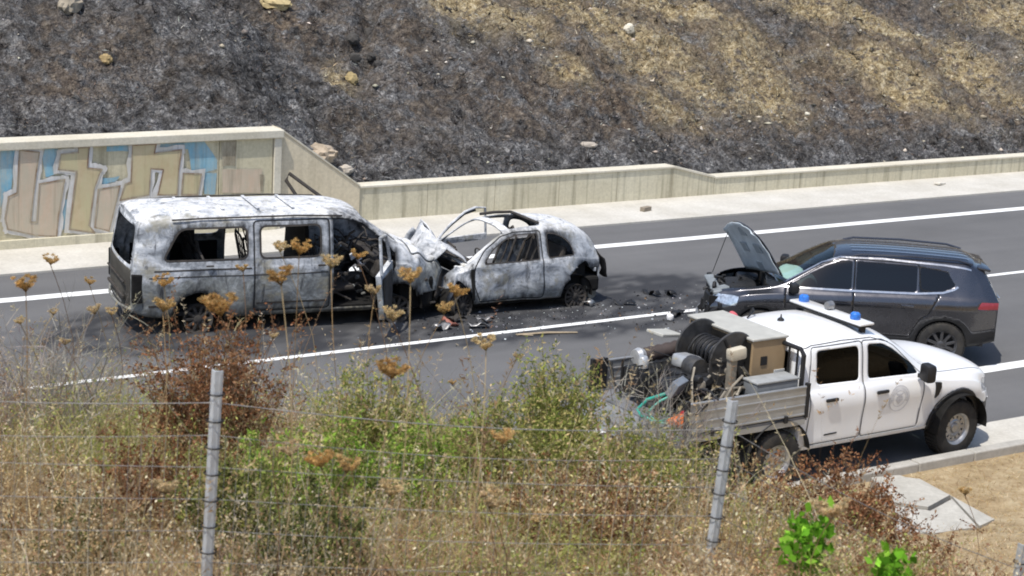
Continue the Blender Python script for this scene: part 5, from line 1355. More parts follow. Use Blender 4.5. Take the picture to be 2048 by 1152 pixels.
# ---------------------------------------------------------------- load on the tray: separate things
TX, TY, TZ = 15.80, 16.88, .925
def on_tray(name, label, cat, group=None):
    return empty(name, (TX, TY, TZ), radians(.5), label, cat, group)
def build_load():
    TAN = plain("tan_cabinet_paint", (.33, .235, .135), .6, 0, .35, .12, 4, .1, 60, ((.24, .18, .11), .5))
    LID = plain("dusty_grey_lid", (.40, .395, .36), .75, 0, .3, .12, 5, .15, 60)
    GUN = plain("gunmetal", (.06, .06, .062), .5, .4, .5, .4, 9, .2, 60, ((.14, .12, .09), .5))
    PALE = plain("pale_aluminium", (.55, .55, .54), .4, .6, .5, .2, 10)
    BEI = plain("beige_plastic", (.50, .45, .35), .6, 0, .4, .15)
    PIPE = plain("dull_pipe", (.27, .24, .19), .6, .3, .4, .3, 8)
    # tan equipment cabinet
    c = on_tray("equipment_cabinet", "large tan metal cabinet with grey lid behind the pickup cab", "cabinet")
    b = MB(); b.box((-1.18, .13, .49), (.54, 1.24, .78), bev=.012); b.make("cabinet_body", TAN, c)
    b = MB(); b.box((-1.18, .13, .895), (.58, 1.28, .035), bev=.012); b.make("lid", LID, c)
    b = MB(); b.box((-1.452, .13, .50), (.012, 1.18, .70)); b.make("open_back", M_DARK, c)
    b = MB(); b.box((-1.26, -.495, .62), (.10, .012, .11), bev=.003); b.make("control_switch", M_BLACK, c)
    b = MB(); b.box((-1.0, -.50, .43), (.17, .012, .11), bev=.003); b.make("plate", plain("pale_plate", (.55, .56, .55), .5), c)
    for x in (-1.4, -.96):
        b = MB(); b.box((x, .13, .05), (.05, 1.2, .10)); b.make("foot_rail", GUN, c)
    # hose reel with two big black flanges
    h = on_tray("hose_reel", "big black hose reel with twin flanges next to the tan cabinet", "hose reel")
    for y in (-.36, .30):
        b = MB(); b.lathe([(.06, -.012), (.36, -.012), (.375, 0), (.36, .012), (.06, .012)], 36, 'y', (-1.64, y, .62)); b.make("flange", GUN, h, smooth=True)
        for k in range(6):
            a = k * pi / 3
            b = MB(); b.box((-1.64 + .20 * cos(a), y + (-.018 if y < 0 else .018), .62 + .20 * sin(a)), (.28, .012, .03), (0, -a, 0)); b.make("spoke", M_BLACK, h)
    b = MB(); b.lathe([(.0, -.34), (.12, -.34), (.12, .28), (0, .28)], 24, 'y', (-1.64, 0, .62)); b.make("drum", PALE, h, smooth=True)
    b = MB(); pts = []
    for k in range(0, 400):
        a = k * .33; pts.append((-1.64 + (.155 + .02 * (k // 130)) * cos(a), -.30 + .54 * ((k % 130) / 130 if (k // 130) % 2 == 0 else 1 - (k % 130) / 130), .62 + (.155 + .02 * (k // 130)) * sin(a)))
    b.tube(pts, .016, 5); b.make("wound_hose", M_BLACK, h, smooth=True)
    for y in (-.42, .36):
        b = MB(); b.tube([(-1.95, y, .0), (-1.64, y, .62), (-1.40, y, .0)], .022, 6); b.make("reel_stand", GUN, h)
    # beige lamp on a post
    p = on_tray("lamp_post", "short tan post with a beige lamp head beside the hose reel", "lamp")
    b = MB(); b.box((-1.84, -.58, .42), (.10, .09, .72), bev=.012); b.make("post", PIPE, p)
    b = MB(); b.box((-1.80, -.60, .80), (.24, .13, .15), (0, -.1, 0), bev=.03); b.make("lamp_head", BEI, p, smooth=True)
    # pump engine
    e = on_tray("motor_pump", "dark motor pump with pipes and valves in the middle of the tray", "pump")
    r_ = random.Random(21)
    b = MB(); b.box((-2.14, -.18, .05), (.80, .98, .06), bev=.01); b.make("skid", GUN, e)
    b = MB(); b.box((-2.12, -.15, .30), (.42, .46, .40), bev=.05); b.lathe([(0, -.2), (.15, -.2), (.17, -.1), (.17, .1), (.12, .2), (0, .2)], 20, 'x', (-2.45, -.2, .30)); b.make("engine_block", M_BLACK, e, smooth=True)
    b = MB(); b.lathe([(0, -.10), (.13, -.10), (.14, -.05), (.14, .05), (.13, .10), (0, .10)], 20, 'y', (-2.10, -.2, .55)); b.make("air_filter", GUN, e, smooth=True)
    b = MB(); b.box((-2.08, -.02, .58), (.26, .30, .16), (0, .1, .2), bev=.04); b.make("fuel_tank", PALE, e, smooth=True)
    b = MB(); b.box((-2.58, -.48, .44), (.30, .10, .20), (.5, 0, .5), bev=.01); b.make("control_panel", plain("blue_grey_panel", (.20, .225, .26), .5, .2), e)
    for k in range(9):
        a = Vector((r_.uniform(-2.5, -1.75), r_.uniform(-.85, -.3), r_.uniform(.06, .25))); d = Vector((r_.uniform(.1, .4), r_.uniform(-.1, .3), r_.uniform(.15, .45)))
        b = MB(); b.tube([a, a + d * .6, a + d + Vector((.05, 0, -.04))], .016, 6); b.make("pipe", PIPE, e, smooth=True)
    for k in range(8):
        b = MB(); q = (r_.uniform(-2.5, -1.7), r_.uniform(-.7, -.2), r_.uniform(.35, .62)); b.lathe([(0, -.05), (.04, -.05), (.055, 0), (.04, .05), (0, .05)], 12, r_.choice('xyz'), q); b.make("valve", r_.choice([PALE, PIPE, M_BLACK, GUN]), e, smooth=True)
    b = MB()
    for k in range(64):
        a = Vector((r_.uniform(-2.65, -1.55), r_.uniform(-.85, .15), r_.uniform(.05, .50))); d = Vector((r_.gauss(0, .16), r_.gauss(0, .16), r_.gauss(0, .1)))
        b.tube([a, a + d * .5 + Vector((0, 0, .04)), a + d], r_.uniform(.007, .02), 5)
    tag(b.make("hoses", M_BLACK, e), kind="stuff")
    # tube frame
    b = MB(); f = on_tray("tube_frame", "open frame of thin dull pipes leaning over the near tray edge", "frame")
    for pts in ([(-2.42, -.80, .02), (-2.0, -.72, .42), (-1.62, -.62, .36)], [(-2.12, -.86, .02), (-1.78, -.70, .40), (-1.45, -.60, .30)], [(-1.95, -.84, .38), (-1.80, -.60, .08)], [(-2.30, -.70, .30), (-2.15, -.84, .05)], [(-1.70, -.62, .62), (-1.52, -.56, .46), (-1.50, -.62, .10)]):
        b = MB(); b.tube(pts, .018, 6); b.make("frame_pipe", PIPE, f, smooth=True)
    # suction hose rolls, second engine at the back
    s = on_tray("suction_hose", "thick brown ribbed suction hose lying across the far tray edge", "hose")
    b = MB(); b.tube([(-2.26, .55 - k * .02, .52 + .02 * sin(k)) for k in range(1)] + [(-2.30 + k * .055, .50 - .012 * k, .54 + .01 * k) for k in range(10)], [.085 if k % 2 else .10 for k in range(11)], 14)
    b.make("hose_body", plain("brown_rubber", (.055, .042, .038), .7, 0, .3, .25), s, smooth=True)
    b = MB(); b.lathe([(0, -.06), (.09, -.06), (.11, 0), (.09, .06), (0, .06)], 16, 'x', (-2.40, .52, .53)); b.make("coupling", PALE, s, smooth=True)
    g = on_tray("generator", "small black generator with pale cap at the far rear of the tray", "generator")
    b = MB(); b.box((-2.42, .38, .26), (.36, .40, .34), bev=.04); b.make("housing", M_BLACK, g, smooth=True)
    b = MB(); b.lathe([(0, 0), (.07, 0), (.075, .1), (.05, .14), (0, .14)], 14, 'z', (-2.50, .30, .46)); b.make("cap", PALE, g, smooth=True)
    b = MB(); b.tube([(-2.6, .2, .02), (-2.62, .25, .5), (-2.25, .25, .52), (-2.22, .2, .02)], .018, 6); b.tube([(-2.6, .58, .02), (-2.62, .55, .5), (-2.25, .55, .52), (-2.22, .58, .02)], .018, 6); b.make("roll_frame", M_BLACK, g, smooth=True)
    b = MB(); b.box((-1.86, .72, .72), (.36, .30, .04), (.0, .12, .1), bev=.01); b.make("flat_tray", LID, on_tray("flat_shelf", "pale flat metal shelf plate above the far tray side", "shelf"))
    # grey tool box by the near board
    t = on_tray("tool_box", "long grey tool box inside the near side board", "tool box")
    b = MB(); b.box((-1.36, -.77, .25), (.66, .26, .44), bev=.02); b.make("box_body", plain("slate_grey_box", (.14, .15, .16), .6, 0, .4, .12), t, smooth=True)
    b = MB(); b.box((-1.36, -.77, .485), (.68, .28, .03), bev=.01); b.make("box_lid", plain("slate_grey_lid", (.30, .31, .31), .6), t, smooth=True)
    # garden-green hose, orange strap bundle, red cans, black cable
    hose = on_tray("green_hose", "turquoise garden hose looped over the lowered tail board", "hose")
    b = MB(); b.tube([(-2.50, -.36, .36), (-2.66, -.34, .32), (-2.80, -.22, .24), (-2.88, -.14, .10), (-2.90, -.24, .06), (-2.86, -.40, .04), (-2.76, -.46, .03), (-2.60, -.42, .03)], .020, 8); b.make("hose_loop", plain("turquoise_hose", (.02, .36, .28), .4, 0, .5, .15), hose, smooth=True)
    b = MB(); b.tube([(-2.52, -.40, .33), (-2.72, -.36, .25), (-2.84, -.28, .10), (-2.80, -.44, .015), (-2.72, -.50, .015)], .016, 8); b.make("hose_loop", plain("pale_green_hose", (.10, .42, .33), .45, 0, .5, .15), hose, smooth=True)
    o = on_tray("strap_bundle", "bright orange strap bundle on the rear of the tray", "strap")
    b = MB(); b.lathe([(sin(pi * k / 9), -cos(pi * k / 9)) for k in range(10)], 16, 'z'); b.deform(lambda V: crumple(V * np.array((.17, .12, .07)) + np.array((-2.72, -.74, .10)), .09, 9, 3)); b.make("bundle", plain("orange_webbing", (.62, .16, .04), .7, 0, .3, .3, 14), o, smooth=True)
    r = on_tray("red_canister", "small red canister low in the tray beside the pump", "canister")
    b = MB(); b.lathe([(0, 0), (.055, 0), (.06, .03), (.06, .16), (.03, .21), (0, .21)], 14, 'x', (-2.62, -.66, .14)); b.make("can", plain("red_canister_paint", (.45, .03, .035), .35, 0, .5, .2), r, smooth=True)
    r = on_tray("red_bag", "pinkish red bag wedged behind the cabinet by the cab roof", "bag")
    b = MB(); b.lathe([(sin(pi * k / 9), -cos(pi * k / 9)) for k in range(10)], 16, 'z'); b.deform(lambda V: crumple(V * np.array((.07, .07, .10)) + np.array((-.82, .66, .80)), .08, 8, 7)); b.make("bag_body", plain("red_bag_fabric", (.55, .12, .14), .8, 0, .3, .3, 10), r, smooth=True)
    k_ = on_tray("black_cable", "black cable hanging over the far side board", "cable")
    b = MB(); b.tube([(-2.62, .95, .42), (-2.56, .86, .38), (-2.54, .80, .10), (-2.45, .62, .03), (-2.3, .4, .03)], .016, 6); b.make("cable_run", M_BLACK, k_, smooth=True)
build_load()
# ================================================================ PLANTS, FENCE, STONES
def leafmat(name, trans=.35, rough=.8):
    t = NT(name)
    c = t.mix(1.0, t.attr("col", 'Color'), t.ramp(t.noise(25, 3, .6), [(.3, .82), (.7, 1.15)]), 'MULTIPLY')
    d = t.n.new("ShaderNodeBsdfDiffuse"); tr = t.n.new("ShaderNodeBsdfTranslucent"); mx = t.n.new("ShaderNodeMixShader")
    t.l.new(c, d.inputs[0]); t.l.new(c, tr.inputs[0]); mx.inputs[0].default_value = trans
    t.l.new(d.outputs[0], mx.inputs[1]); t.l.new(tr.outputs[0], mx.inputs[2])
    t.l.new(mx.outputs[0], [n for n in t.n if n.type == 'OUTPUT_MATERIAL'][0].inputs[0])
    return t.m
M_LEAF = leafmat("leaf_tissue", .35); M_STRAW = leafmat("dry_straw", .50); M_CHARRED = leafmat("charred_litter", .0)

def unit(v): return v / (np.linalg.norm(v, axis=-1, keepdims=True) + 1e-9)
def rdir(n, zmin=-1.0, zmax=1.0):
    z = rng.uniform(zmin, zmax, n); a = rng.uniform(0, 2 * pi, n); r = np.sqrt(np.maximum(0, 1 - z * z))
    return np.stack([r * np.cos(a), r * np.sin(a), z], -1)
def jitter(cols, n, var=.18, w=None):
    cols = np.array(cols, float); i = rng.choice(len(cols), n, p=w)
    return np.clip(cols[i] * rng.uniform(1 - var, 1 + var, (n, 1)) * rng.uniform(.94, 1.06, (n, 3)), 0, 1)

class Cloud:
    def __init__(s): s.V = []; s.F = []; s.C = []; s.n = 0
    def blades(s, base, tip, width, bend, col, seg=3):
        n = len(base); side = unit(np.cross(tip, rdir(n)))
        rows = []
        for k in range(seg + 1):
            t = k / seg; c = base + tip * t + bend * t * t; w = (width * (1 - .9 * t ** 1.5))[:, None] * side * .5
            rows += [c - w, c + w]
        V = np.stack(rows, 1).reshape(-1, 3); m = 2 * (seg + 1)
        o = s.n + np.arange(n)[:, None] * m
        F = np.concatenate([o + np.array([[2 * k, 2 * k + 1, 2 * k + 3, 2 * k + 2]]) for k in range(seg)], 0)
        s.V.append(V); s.F.append(F); s.C.append(np.repeat(col, m, 0)); s.n += n * m; return s
    def leaves(s, c, d, length, width, col):
        n = len(c); d = unit(d); w = unit(np.cross(d, rdir(n))) * (np.asarray(width) * .5).reshape(-1, 1); l = d * np.asarray(length).reshape(-1, 1)
        V = np.stack([c, c + l * .45 + w, c + l, c + l * .45 - w], 1).reshape(-1, 3)
        s.V.append(V); s.F.append(s.n + np.arange(n)[:, None] * 4 + np.arange(4)[None]); s.C.append(np.repeat(col, 4, 0)); s.n += 4 * n; return s
    def make(s, name, mat, parent=None):
        return mobj(name, np.concatenate(s.V), np.concatenate(s.F), mat, parent, colors=dict(col=np.concatenate(s.C)))

def in_view(P, m=.25):
    d = P - np.array([0, 0, CAM_H]); z = d @ np.array(CAM_F); u = (d @ np.array(CAM_R)) / z; v = (d @ np.array(CAM_U)) / z
    h = 18 / 64.75
    return (z > 1) & (np.abs(u) < h * (1 + m)) & (np.abs(v) < h * .5625 * (1 + m * 2))

STRAW = [(.62, .47, .25), (.70, .57, .34), (.53, .38, .19), (.42, .28, .15), (.76, .66, .46)]
RUSTY = [(.20, .085, .04), (.27, .13, .06), (.14, .06, .03), (.33, .19, .10)]
GREEN = [(.22, .26, .06), (.31, .33, .09), (.16, .19, .05), (.42, .39, .14), (.52, .42, .19)]
LUSH = [(.19, .33, .04), (.27, .42, .06), (.15, .22, .04), (.38, .42, .11), (.46, .42, .17)]
OLIVE = [(.09, .11, .035), (.13, .15, .05), (.06, .08, .025), (.22, .20, .08)]

# --- matted dry grass over the bank
def dry_grass():
    n = 150000
    X = rng.uniform(-1, 16, n); Y = rng.uniform(3.5, 15.6, n)
    P = np.stack([X, Y, terrain_bank(X, Y)], -1)
    bare = sstep(9.0, 12.5, X) * .80 + sstep(13.6, 14.8, Y) * .75
    dens = .35 + .9 * fbm(X * 1.1, Y * 1.1, 3, 55)
    keep = in_view(P + np.array([0, 0, .3])) & (rng.random(n) > np.clip(bare, 0, .93)) & (rng.random(n) < dens)
    P = P[keep]; n = len(P)
    h = rng.gamma(5, .062, n) * (1 - .45 * sstep(6.0, 7.0, P[:, 0])) * (1 - .5 * sstep(9.5, 13, P[:, 0])) * (1 - .6 * sstep(12.5, 14.5, P[:, 1])) * (1 - .5 * sstep(7.0, 5.8, P[:, 1])) * (.55 + .8 * fbm(P[:, 0] * .9 + 4, P[:, 1] * .9, 3, 57))
    tip = rdir(n, .35, 1.0) * h[:, None]; bend = rdir(n, -.9, .1) * (h * rng.uniform(.2, .8, n))[:, None]
    mixv = fbm(P[:, 0] * .7, P[:, 1] * .7 + 9, 4, 58)
    col = jitter(STRAW, n, .3); br = jitter(RUSTY, n, .3); k = (rng.random(n) < sstep(.45, .68, mixv) * .6)[:, None]; col = np.where(k, br, col)
    c = Cloud(); c.blades(P, tip, rng.uniform(.003, .007, n), bend, col)
    # seed heads and loose dry leaves give the speckle
    m = int(n * .9); i = rng.choice(n, m); t = rng.uniform(.25, 1.0, m)[:, None]
    c.leaves(P[i] + tip[i] * t + bend[i] * t * t, rdir(m), rng.uniform(.012, .034, m), rng.uniform(.006, .016, m), np.clip(col[i] * rng.uniform(.75, 1.25, (m, 1)), 0, 1))
    tag(c.make("dry_grass", M_STRAW), "matted straw-coloured dry grass covering the near bank", kind="stuff")
dry_grass()

# --- low dry herbs: fine stems and specks of leaf and seed, the bulk of the bank's cover
def dry_herbs():
    n = 3400
    X = rng.uniform(-.5, 9.6, n); Y = rng.uniform(5.2, 12.6, n); P = np.stack([X, Y, terrain_bank(X, Y)], -1)
    keep = in_view(P + np.array([0, 0, .3]), .2) & (rng.random(n) < 1.25 - 1.1 * sstep(6.8, 9.2, X)); P = P[keep]; n = len(P)
    H = rng.uniform(.30, .66, n) * (1 + .30 * sstep(8.5, 10.5, P[:, 1]) * sstep(7.2, 5.5, P[:, 0])) * (1 - .55 * sstep(6.0, 7.2, P[:, 0])) * (1 - .55 * sstep(7.0, 5.8, P[:, 1]))
    tone = fbm(P[:, 0] * 1.1, P[:, 1] * 1.1, 3, 66)
    pal = [np.array(q) for q in (STRAW, [(.48, .31, .19), (.58, .41, .26), (.38, .22, .13)], [(.33, .38, .10), (.44, .46, .15), (.58, .52, .24)], [(.68, .57, .37), (.75, .66, .48), (.58, .46, .29)])]
    kind_ = np.digitize(tone + rng.normal(0, .07, n), [.42, .50, .57]); kind_ = np.array([0, 3, 1, 2])[kind_]
    gz = np.exp(-((P[:, 0] - 5.0) / 1.25) ** 2 - ((P[:, 1] - 8.1) / 1.0) ** 2); kind_ = np.where(rng.random(n) < gz * .75, 2, kind_)
    c = Cloud(); ns = 12; i = np.repeat(np.arange(n), ns); m = len(i)
    b0 = P[i] + rdir(m) * np.array([.07, .07, 0]); hh = H[i] * rng.uniform(.5, 1.05, m)
    tip = rdir(m, .62, 1) * hh[:, None]; bend = rdir(m, -.7, .2) * (hh * .3)[:, None]
    col = np.stack([pal[k][rng.integers(len(pal[k]))] for k in kind_[i]]) * rng.uniform(.7, 1.25, (m, 1))
    c.blades(b0, tip, rng.uniform(.003, .006, m), bend, np.clip(col * .85, 0, 1), 3)
    L = m * 6; j = rng.choice(m, L); t = rng.uniform(.2, 1.05, L)[:, None]
    c.leaves(b0[j] + tip[j] * t + bend[j] * t * t + rdir(L) * .02, rdir(L), rng.uniform(.010, .028, L), rng.uniform(.006, .015, L), np.clip(col[j] * rng.uniform(.75, 1.28, (L, 1)), 0, 1))
    tag(c.make("dry_herbs", M_STRAW), "low dry herbs and seed heads matted over the near bank", kind="stuff")
dry_herbs()

# --- short stubble on the bare verge
def verge():
    n = 60000
    X = rng.uniform(8, 24, n); Y = rng.uniform(9, 15.6, n); P = np.stack([X, Y, terrain_bank(X, Y)], -1)
    keep = in_view(P) & (rng.random(n) < fbm(X * 2, Y * 2, 3, 12) * 1.5 - .1); P = P[keep]; n = len(P)
    h = rng.uniform(.02, .11, n)
    c = Cloud(); c.blades(P, rdir(n, .2, 1) * h[:, None], rng.uniform(.004, .009, n), rdir(n, -1, 0) * (h * .4)[:, None], jitter(STRAW, n, .25), 2)
    tag(c.make("verge_stubble", M_STRAW), "sparse golden stubble on the roadside verge", kind="stuff")
verge()

# --- tall thin stalks rising out of the grass
def stalks():
    n = 950
    X = rng.uniform(0.5, 9.5, n); Y = rng.uniform(6, 12.3, n); P = np.stack([X, Y, terrain_bank(X, Y)], -1)
    keep = in_view(P + np.array([0, 0, .6]), .15); P = P[keep]; n = len(P)
    h = rng.uniform(.45, 1.15, n) * (1 - .55 * sstep(6.0, 7.0, P[:, 0]))
    tip = rdir(n, .80, 1) * h[:, None]; bend = rdir(n, -.5, .1) * (h * .3)[:, None]
    col = jitter([(.50, .40, .24), (.36, .25, .13), (.58, .50, .36), (.24, .15, .09)], n, .2)
    c = Cloud(); c.blades(P, tip, rng.uniform(.0035, .006, n), bend, col, 5)
    m = n * 16; i = rng.choice(n, m); t = 1 - rng.beta(1, 4, m)[:, None] * .6
    c.leaves(P[i] + tip[i] * t + bend[i] * t * t, rdir(m, 0, 1), rng.uniform(.015, .04, m), rng.uniform(.004, .010, m), np.clip(col[i] * 1.15, 0, 1))
    tag(c.make("dry_stalks", M_STRAW), "thin bleached seed stalks standing above the dry grass", kind="stuff")
stalks()

def shrub(name, label, cat, xy, h, rad, cols, nstem=60, leaves=9000, leaf=(.02, .008), upright=.75, spread=1.0, group=None, stemcol=((.20, .13, .07), (.28, .19, .11)), twig=6, z0=0.0, droop=.1, mat=None, fall=1.0):
    """stems that fork into twigs, leaf-sized faces along them"""
    x, y = xy; base = np.array([x, y, float(terrain_bank(x, y)) - .03 + z0])
    root = empty(name, tuple(base), 0, label, cat, group)
    off = rdir(nstem, -1, 1) * np.array([1, 1, 0]) * rng.uniform(0, rad * .55, (nstem, 1))
    b0 = off * np.array([1, 1, 0]); hh = h * rng.uniform(.45, 1.0, nstem)
    out = unit(off + 1e-3) * rng.uniform(0, 1, (nstem, 1)) * rad * spread * .8
    tip = np.stack([out[:, 0], out[:, 1], hh], -1) + rdir(nstem) * rad * .25
    bend = rdir(nstem, -.6, .2) * (hh * droop)[:, None]
    sc = jitter(stemcol, nstem, .2)
    st = Cloud(); st.blades(b0, tip, np.full(nstem, max(.007, h * .012)), bend, sc, 5)
    nt = nstem * twig; i = rng.choice(nstem, nt); t = rng.uniform(.25, .95, nt)[:, None]
    tb = b0[i] + tip[i] * t + bend[i] * t * t; tl = rng.uniform(.12, .34, nt) * h * (1.15 - t[:, 0] * .6)
    td = unit(unit(tip[i]) * upright + rdir(nt) * 1.0) * tl[:, None]
    st.blades(tb, td, np.full(nt, max(.0035, h * .005)), rdir(nt) * (tl * .15)[:, None], sc[i], 2)
    st.make("stems", M_STRAW, root)
    if leaves:
        j = rng.choice(nt, leaves); q = rng.uniform(.1, 1.05, leaves)[:, None] ** fall
        c0 = tb[j] + td[j] * q + rdir(leaves) * .012
        clump = fbm(c0[:, 0] * 5 + x * 3, c0[:, 2] * 5 + c0[:, 1] * 3, 3, int(x * 7) & 63)
        L = rng.uniform(.6, 1.4, leaves) * leaf[0]
        col = jitter(cols, leaves, .3) * (.75 + .5 * clump)[:, None]
        lf = Cloud(); lf.leaves(c0, unit(td[j]) * .5 + rdir(leaves), L, L * leaf[1] / leaf[0], np.clip(col, 0, 1))
        lf.make("leaves", mat or M_LEAF, root)
    return root

# rust-brown dead bushes
B = "dead brown bushes on the near bank"
shrub("dead_bush", "rust-brown dead bush in front of the van's rear wheel", "bush", (4.15, 9.3), 1.05, .42, RUSTY + [(.36, .20, .11)], 100, 14000, (.020, .010), .8, 1.0, B, twig=8)
shrub("dead_bush", "low brown dead bush left of the tall fence post", "bush", (3.3, 8.1), .62, .34, RUSTY, 60, 6000, (.02, .009), .7, 1.1, B, twig=8)
shrub("dead_bush", "wide rust-brown dead bush below the pickup's rear wheel", "bush", (7.48, 7.66), .95, .44, RUSTY + [(.38, .20, .11)], 130, 26000, (.024, .010), .6, 1.2, B, twig=9)
shrub("dead_bush", "brown dead bush beside the leaning fence post, under the pickup tray", "bush", (6.5, 7.1), .34, .34, RUSTY + STRAW[:2], 80, 9000, (.022, .010), .6, 1.2, B, twig=8)
shrub("dead_bush", "brown dead bush spreading over the concrete slab", "bush", (7.85, 7.62), .88, .46, RUSTY + [(.38, .20, .11)], 110, 20000, (.022, .010), .5, 1.3, B, twig=8)
shrub("dead_bush", "small brown dead bush behind the bright green plant", "bush", (7.25, 7.1), .50, .38, RUSTY + [(.38, .20, .11)], 90, 15000, (.020, .009), .6, 1.2, B, twig=8)
shrub("dead_bush", "tawny dead bush at the bottom edge between the two posts", "bush", (5.0, 6.9), .42, .50, STRAW + RUSTY, 70, 8000, (.020, .009), .5, 1.2, B, twig=8)
shrub("dead_bush", "tawny dead bush right of the turquoise hose end", "bush", (6.2, 8.35), .48, .34, STRAW + RUSTY[:2], 70, 7000, (.020, .009), .6, 1.1, B, twig=8)
# grey twiggy shrub, bare
shrub("bare_shrub", "leafless grey twiggy shrub in front of the tray's near corner", "bush", (6.30, 7.95), .92, .32, STRAW, 90, 0, spread=1.2, stemcol=((.36, .32, .28), (.26, .22, .19), (.45, .41, .36)), twig=16, droop=.25)
shrub("bare_shrub", "leafless pale twigs behind the rust-brown bush", "bush", (3.4, 10.2), 1.0, .55, STRAW, 80, 0, spread=1.3, stemcol=((.40, .36, .31), (.30, .26, .22), (.50, .46, .40)), twig=14, droop=.2)
# green herbs
G = "green herbs in the middle of the bank"
for xy, h, r, n, lab, up in (((4.05, 7.85), .62, .36, 8000, "fresh green leafy clump just right of the tall post", .8), ((4.55, 7.75), .55, .36, 8000, "grass-green clump with the large pale seed heads in front", .8),
        ((5.05, 7.9), .66, .36, 7500, "yellow-green herb left of the middle of the bank", .9), ((5.35, 7.7), .58, .36, 7500, "yellow-green herb between two clumps below the road", .9),
        ((5.68, 8.10), .88, .26, 8500, "tall feathery green herb reaching up to the tray's tail", 1.3), ((6.1, 7.8), .52, .42, 10000, "round green bush with tawny top beside the grey twigs", .7),
        ((5.6, 7.3), .48, .38, 7000, "low green herb under the tall feathery one", .7), ((4.75, 8.5), .72, .34, 6500, "thin green herb at the back of the bank", 1.1)):
    shrub("green_herb", lab, "herb", xy, h, r, LUSH if n == 8000 else GREEN, 70, n, (.026, .009), up, .9, G, stemcol=((.16, .17, .05), (.26, .22, .09)), twig=8)
shrub("green_herb", "dark olive bush right of the post foot", "herb", (3.62, 7.0), .50, .36, OLIVE, 60, 8000, (.020, .010), .6, 1.0, G, stemcol=((.12, .10, .05),), twig=8)
shrub("green_herb", "grey-olive herb at the bottom left corner of the frame", "herb", (2.75, 7.7), .48, .36, OLIVE + STRAW, 60, 6000, (.020, .008), .7, 1.0, G, stemcol=((.20, .16, .08),), twig=8)
shrub("green_herb", "dark olive herb hard against the tall fence post", "herb", (3.45, 7.5), .58, .28, OLIVE + GREEN, 50, 6500, (.020, .010), .8, 1.0, G, stemcol=((.14, .12, .05),), twig=8)
# bright broad-leaved plants
shrub("leafy_plant", "bright green broad-leaved plant beside the leaning post's foot", "plant", (5.32, 5.60), .46, .10, [(.16, .36, .03), (.24, .48, .05), (.11, .26, .02)], 10, 230, (.055, .032), 1.2, .9, stemcol=((.16, .24, .05),), twig=7)
shrub("leafy_plant", "bright green broad-leaved sprig at the bottom edge of the frame", "plant", (5.52, 5.32), .24, .15, [(.16, .36, .03), (.24, .48, .05), (.11, .26, .02)], 10, 220, (.052, .032), 1.0, 1.1, stemcol=((.16, .24, .05),), twig=7)

# --- dried umbels of wild carrot on tall stems: each one a plant
UMBELS = [
    (2.36, 7.19, 5.72, .092, "at the far left above the road"), (3.41, 9.95, 5.12, .086, "small and highest at the left edge"), (3.40, 9.88, 4.84, .051, "tiny, left, below the highest one"),
    (3.24, 9.97, 4.78, .063, "small, by the left frame edge"), (3.44, 9.80, 4.68, .057, "small, lowest of the left group"), (3.59, 9.81, 5.02, .063, "small, just left of the van's tail"),
    (3.60, 9.75, 4.86, .071, "left of the van's bumper corner"), (3.68, 9.70, 4.86, .063, "under the van's bumper corner"), (3.65, 8.86, 5.23, .092, "before the van's rear quarter panel"),
    (3.18, 7.73, 5.42, .092, "before the van's rear wheel"), (2.88, 6.42, 5.76, .127, "largest and widest, just right of the van's rear wheel"), (4.52, 9.27, 5.26, .086, "in front of the van's sliding-door window, left one"),
    (3.73, 7.45, 5.71, .092, "in front of the van's sliding-door window, right one"), (4.33, 9.35, 5.14, .063, "on the seam between van panel and sliding door"), (3.09, 6.32, 5.89, .098, "in the middle of the van's sliding door"),
    (4.05, 7.74, 5.55, .092, "on the van's front door pillar"), (4.89, 9.02, 5.24, .086, "inside the van's front door opening"), (3.69, 6.35, 5.84, .092, "before the van's front wing"),
    (4.95, 8.92, 5.05, .086, "low beside the van's open door"), (4.28, 7.52, 5.32, .092, "below the tip of the van's open door"), (4.32, 7.02, 5.56, .092, "before the small car's front wheel"),
    (4.88, 8.03, 5.17, .092, "between the two burnt cars, lower one"), (4.44, 9.17, 4.78, .051, "tiny, at the start of the centre line"), (4.21, 6.56, 5.44, .092, "alone against the asphalt below the small car"),
    (5.60, 8.40, 4.74, .057, "small, right of the lone one on the asphalt"), (5.28, 8.56, 4.58, .046, "tiny, low over the asphalt edge"), (3.42, 6.00, 5.56, .117, "wide yellowish one at the edge of the road"),
    (5.38, 8.47, 4.49, .043, "tiny, on the line of the grass tips"), (3.16, 6.07, 5.21, .107, "big pale cup over the fresh green, left of a pair"), (3.40, 6.31, 5.07, .092, "pale cup over the fresh green, right of a pair"),
    (3.62, 7.26, 4.81, .092, "faint one right of the tall post"), (3.54, 6.19, 4.99, .092, "pale one over the lower green herbs"), (2.64, 6.38, 5.07, .098, "faint one left of the tall post"),
    (3.95, 5.99, 5.22, .092, "pale one in the middle of the bank"), (3.70, 5.68, 5.09, .107, "broad pale one low in the middle"), (4.55, 6.57, 4.57, .092, "pale one lowest in the middle"),
    (4.82, 4.95, 5.12, .127, "flat tan one above the broad-leaved plant"), (7.68, 6.84, 4.13, .071, "dark one in front of the concrete slab")]
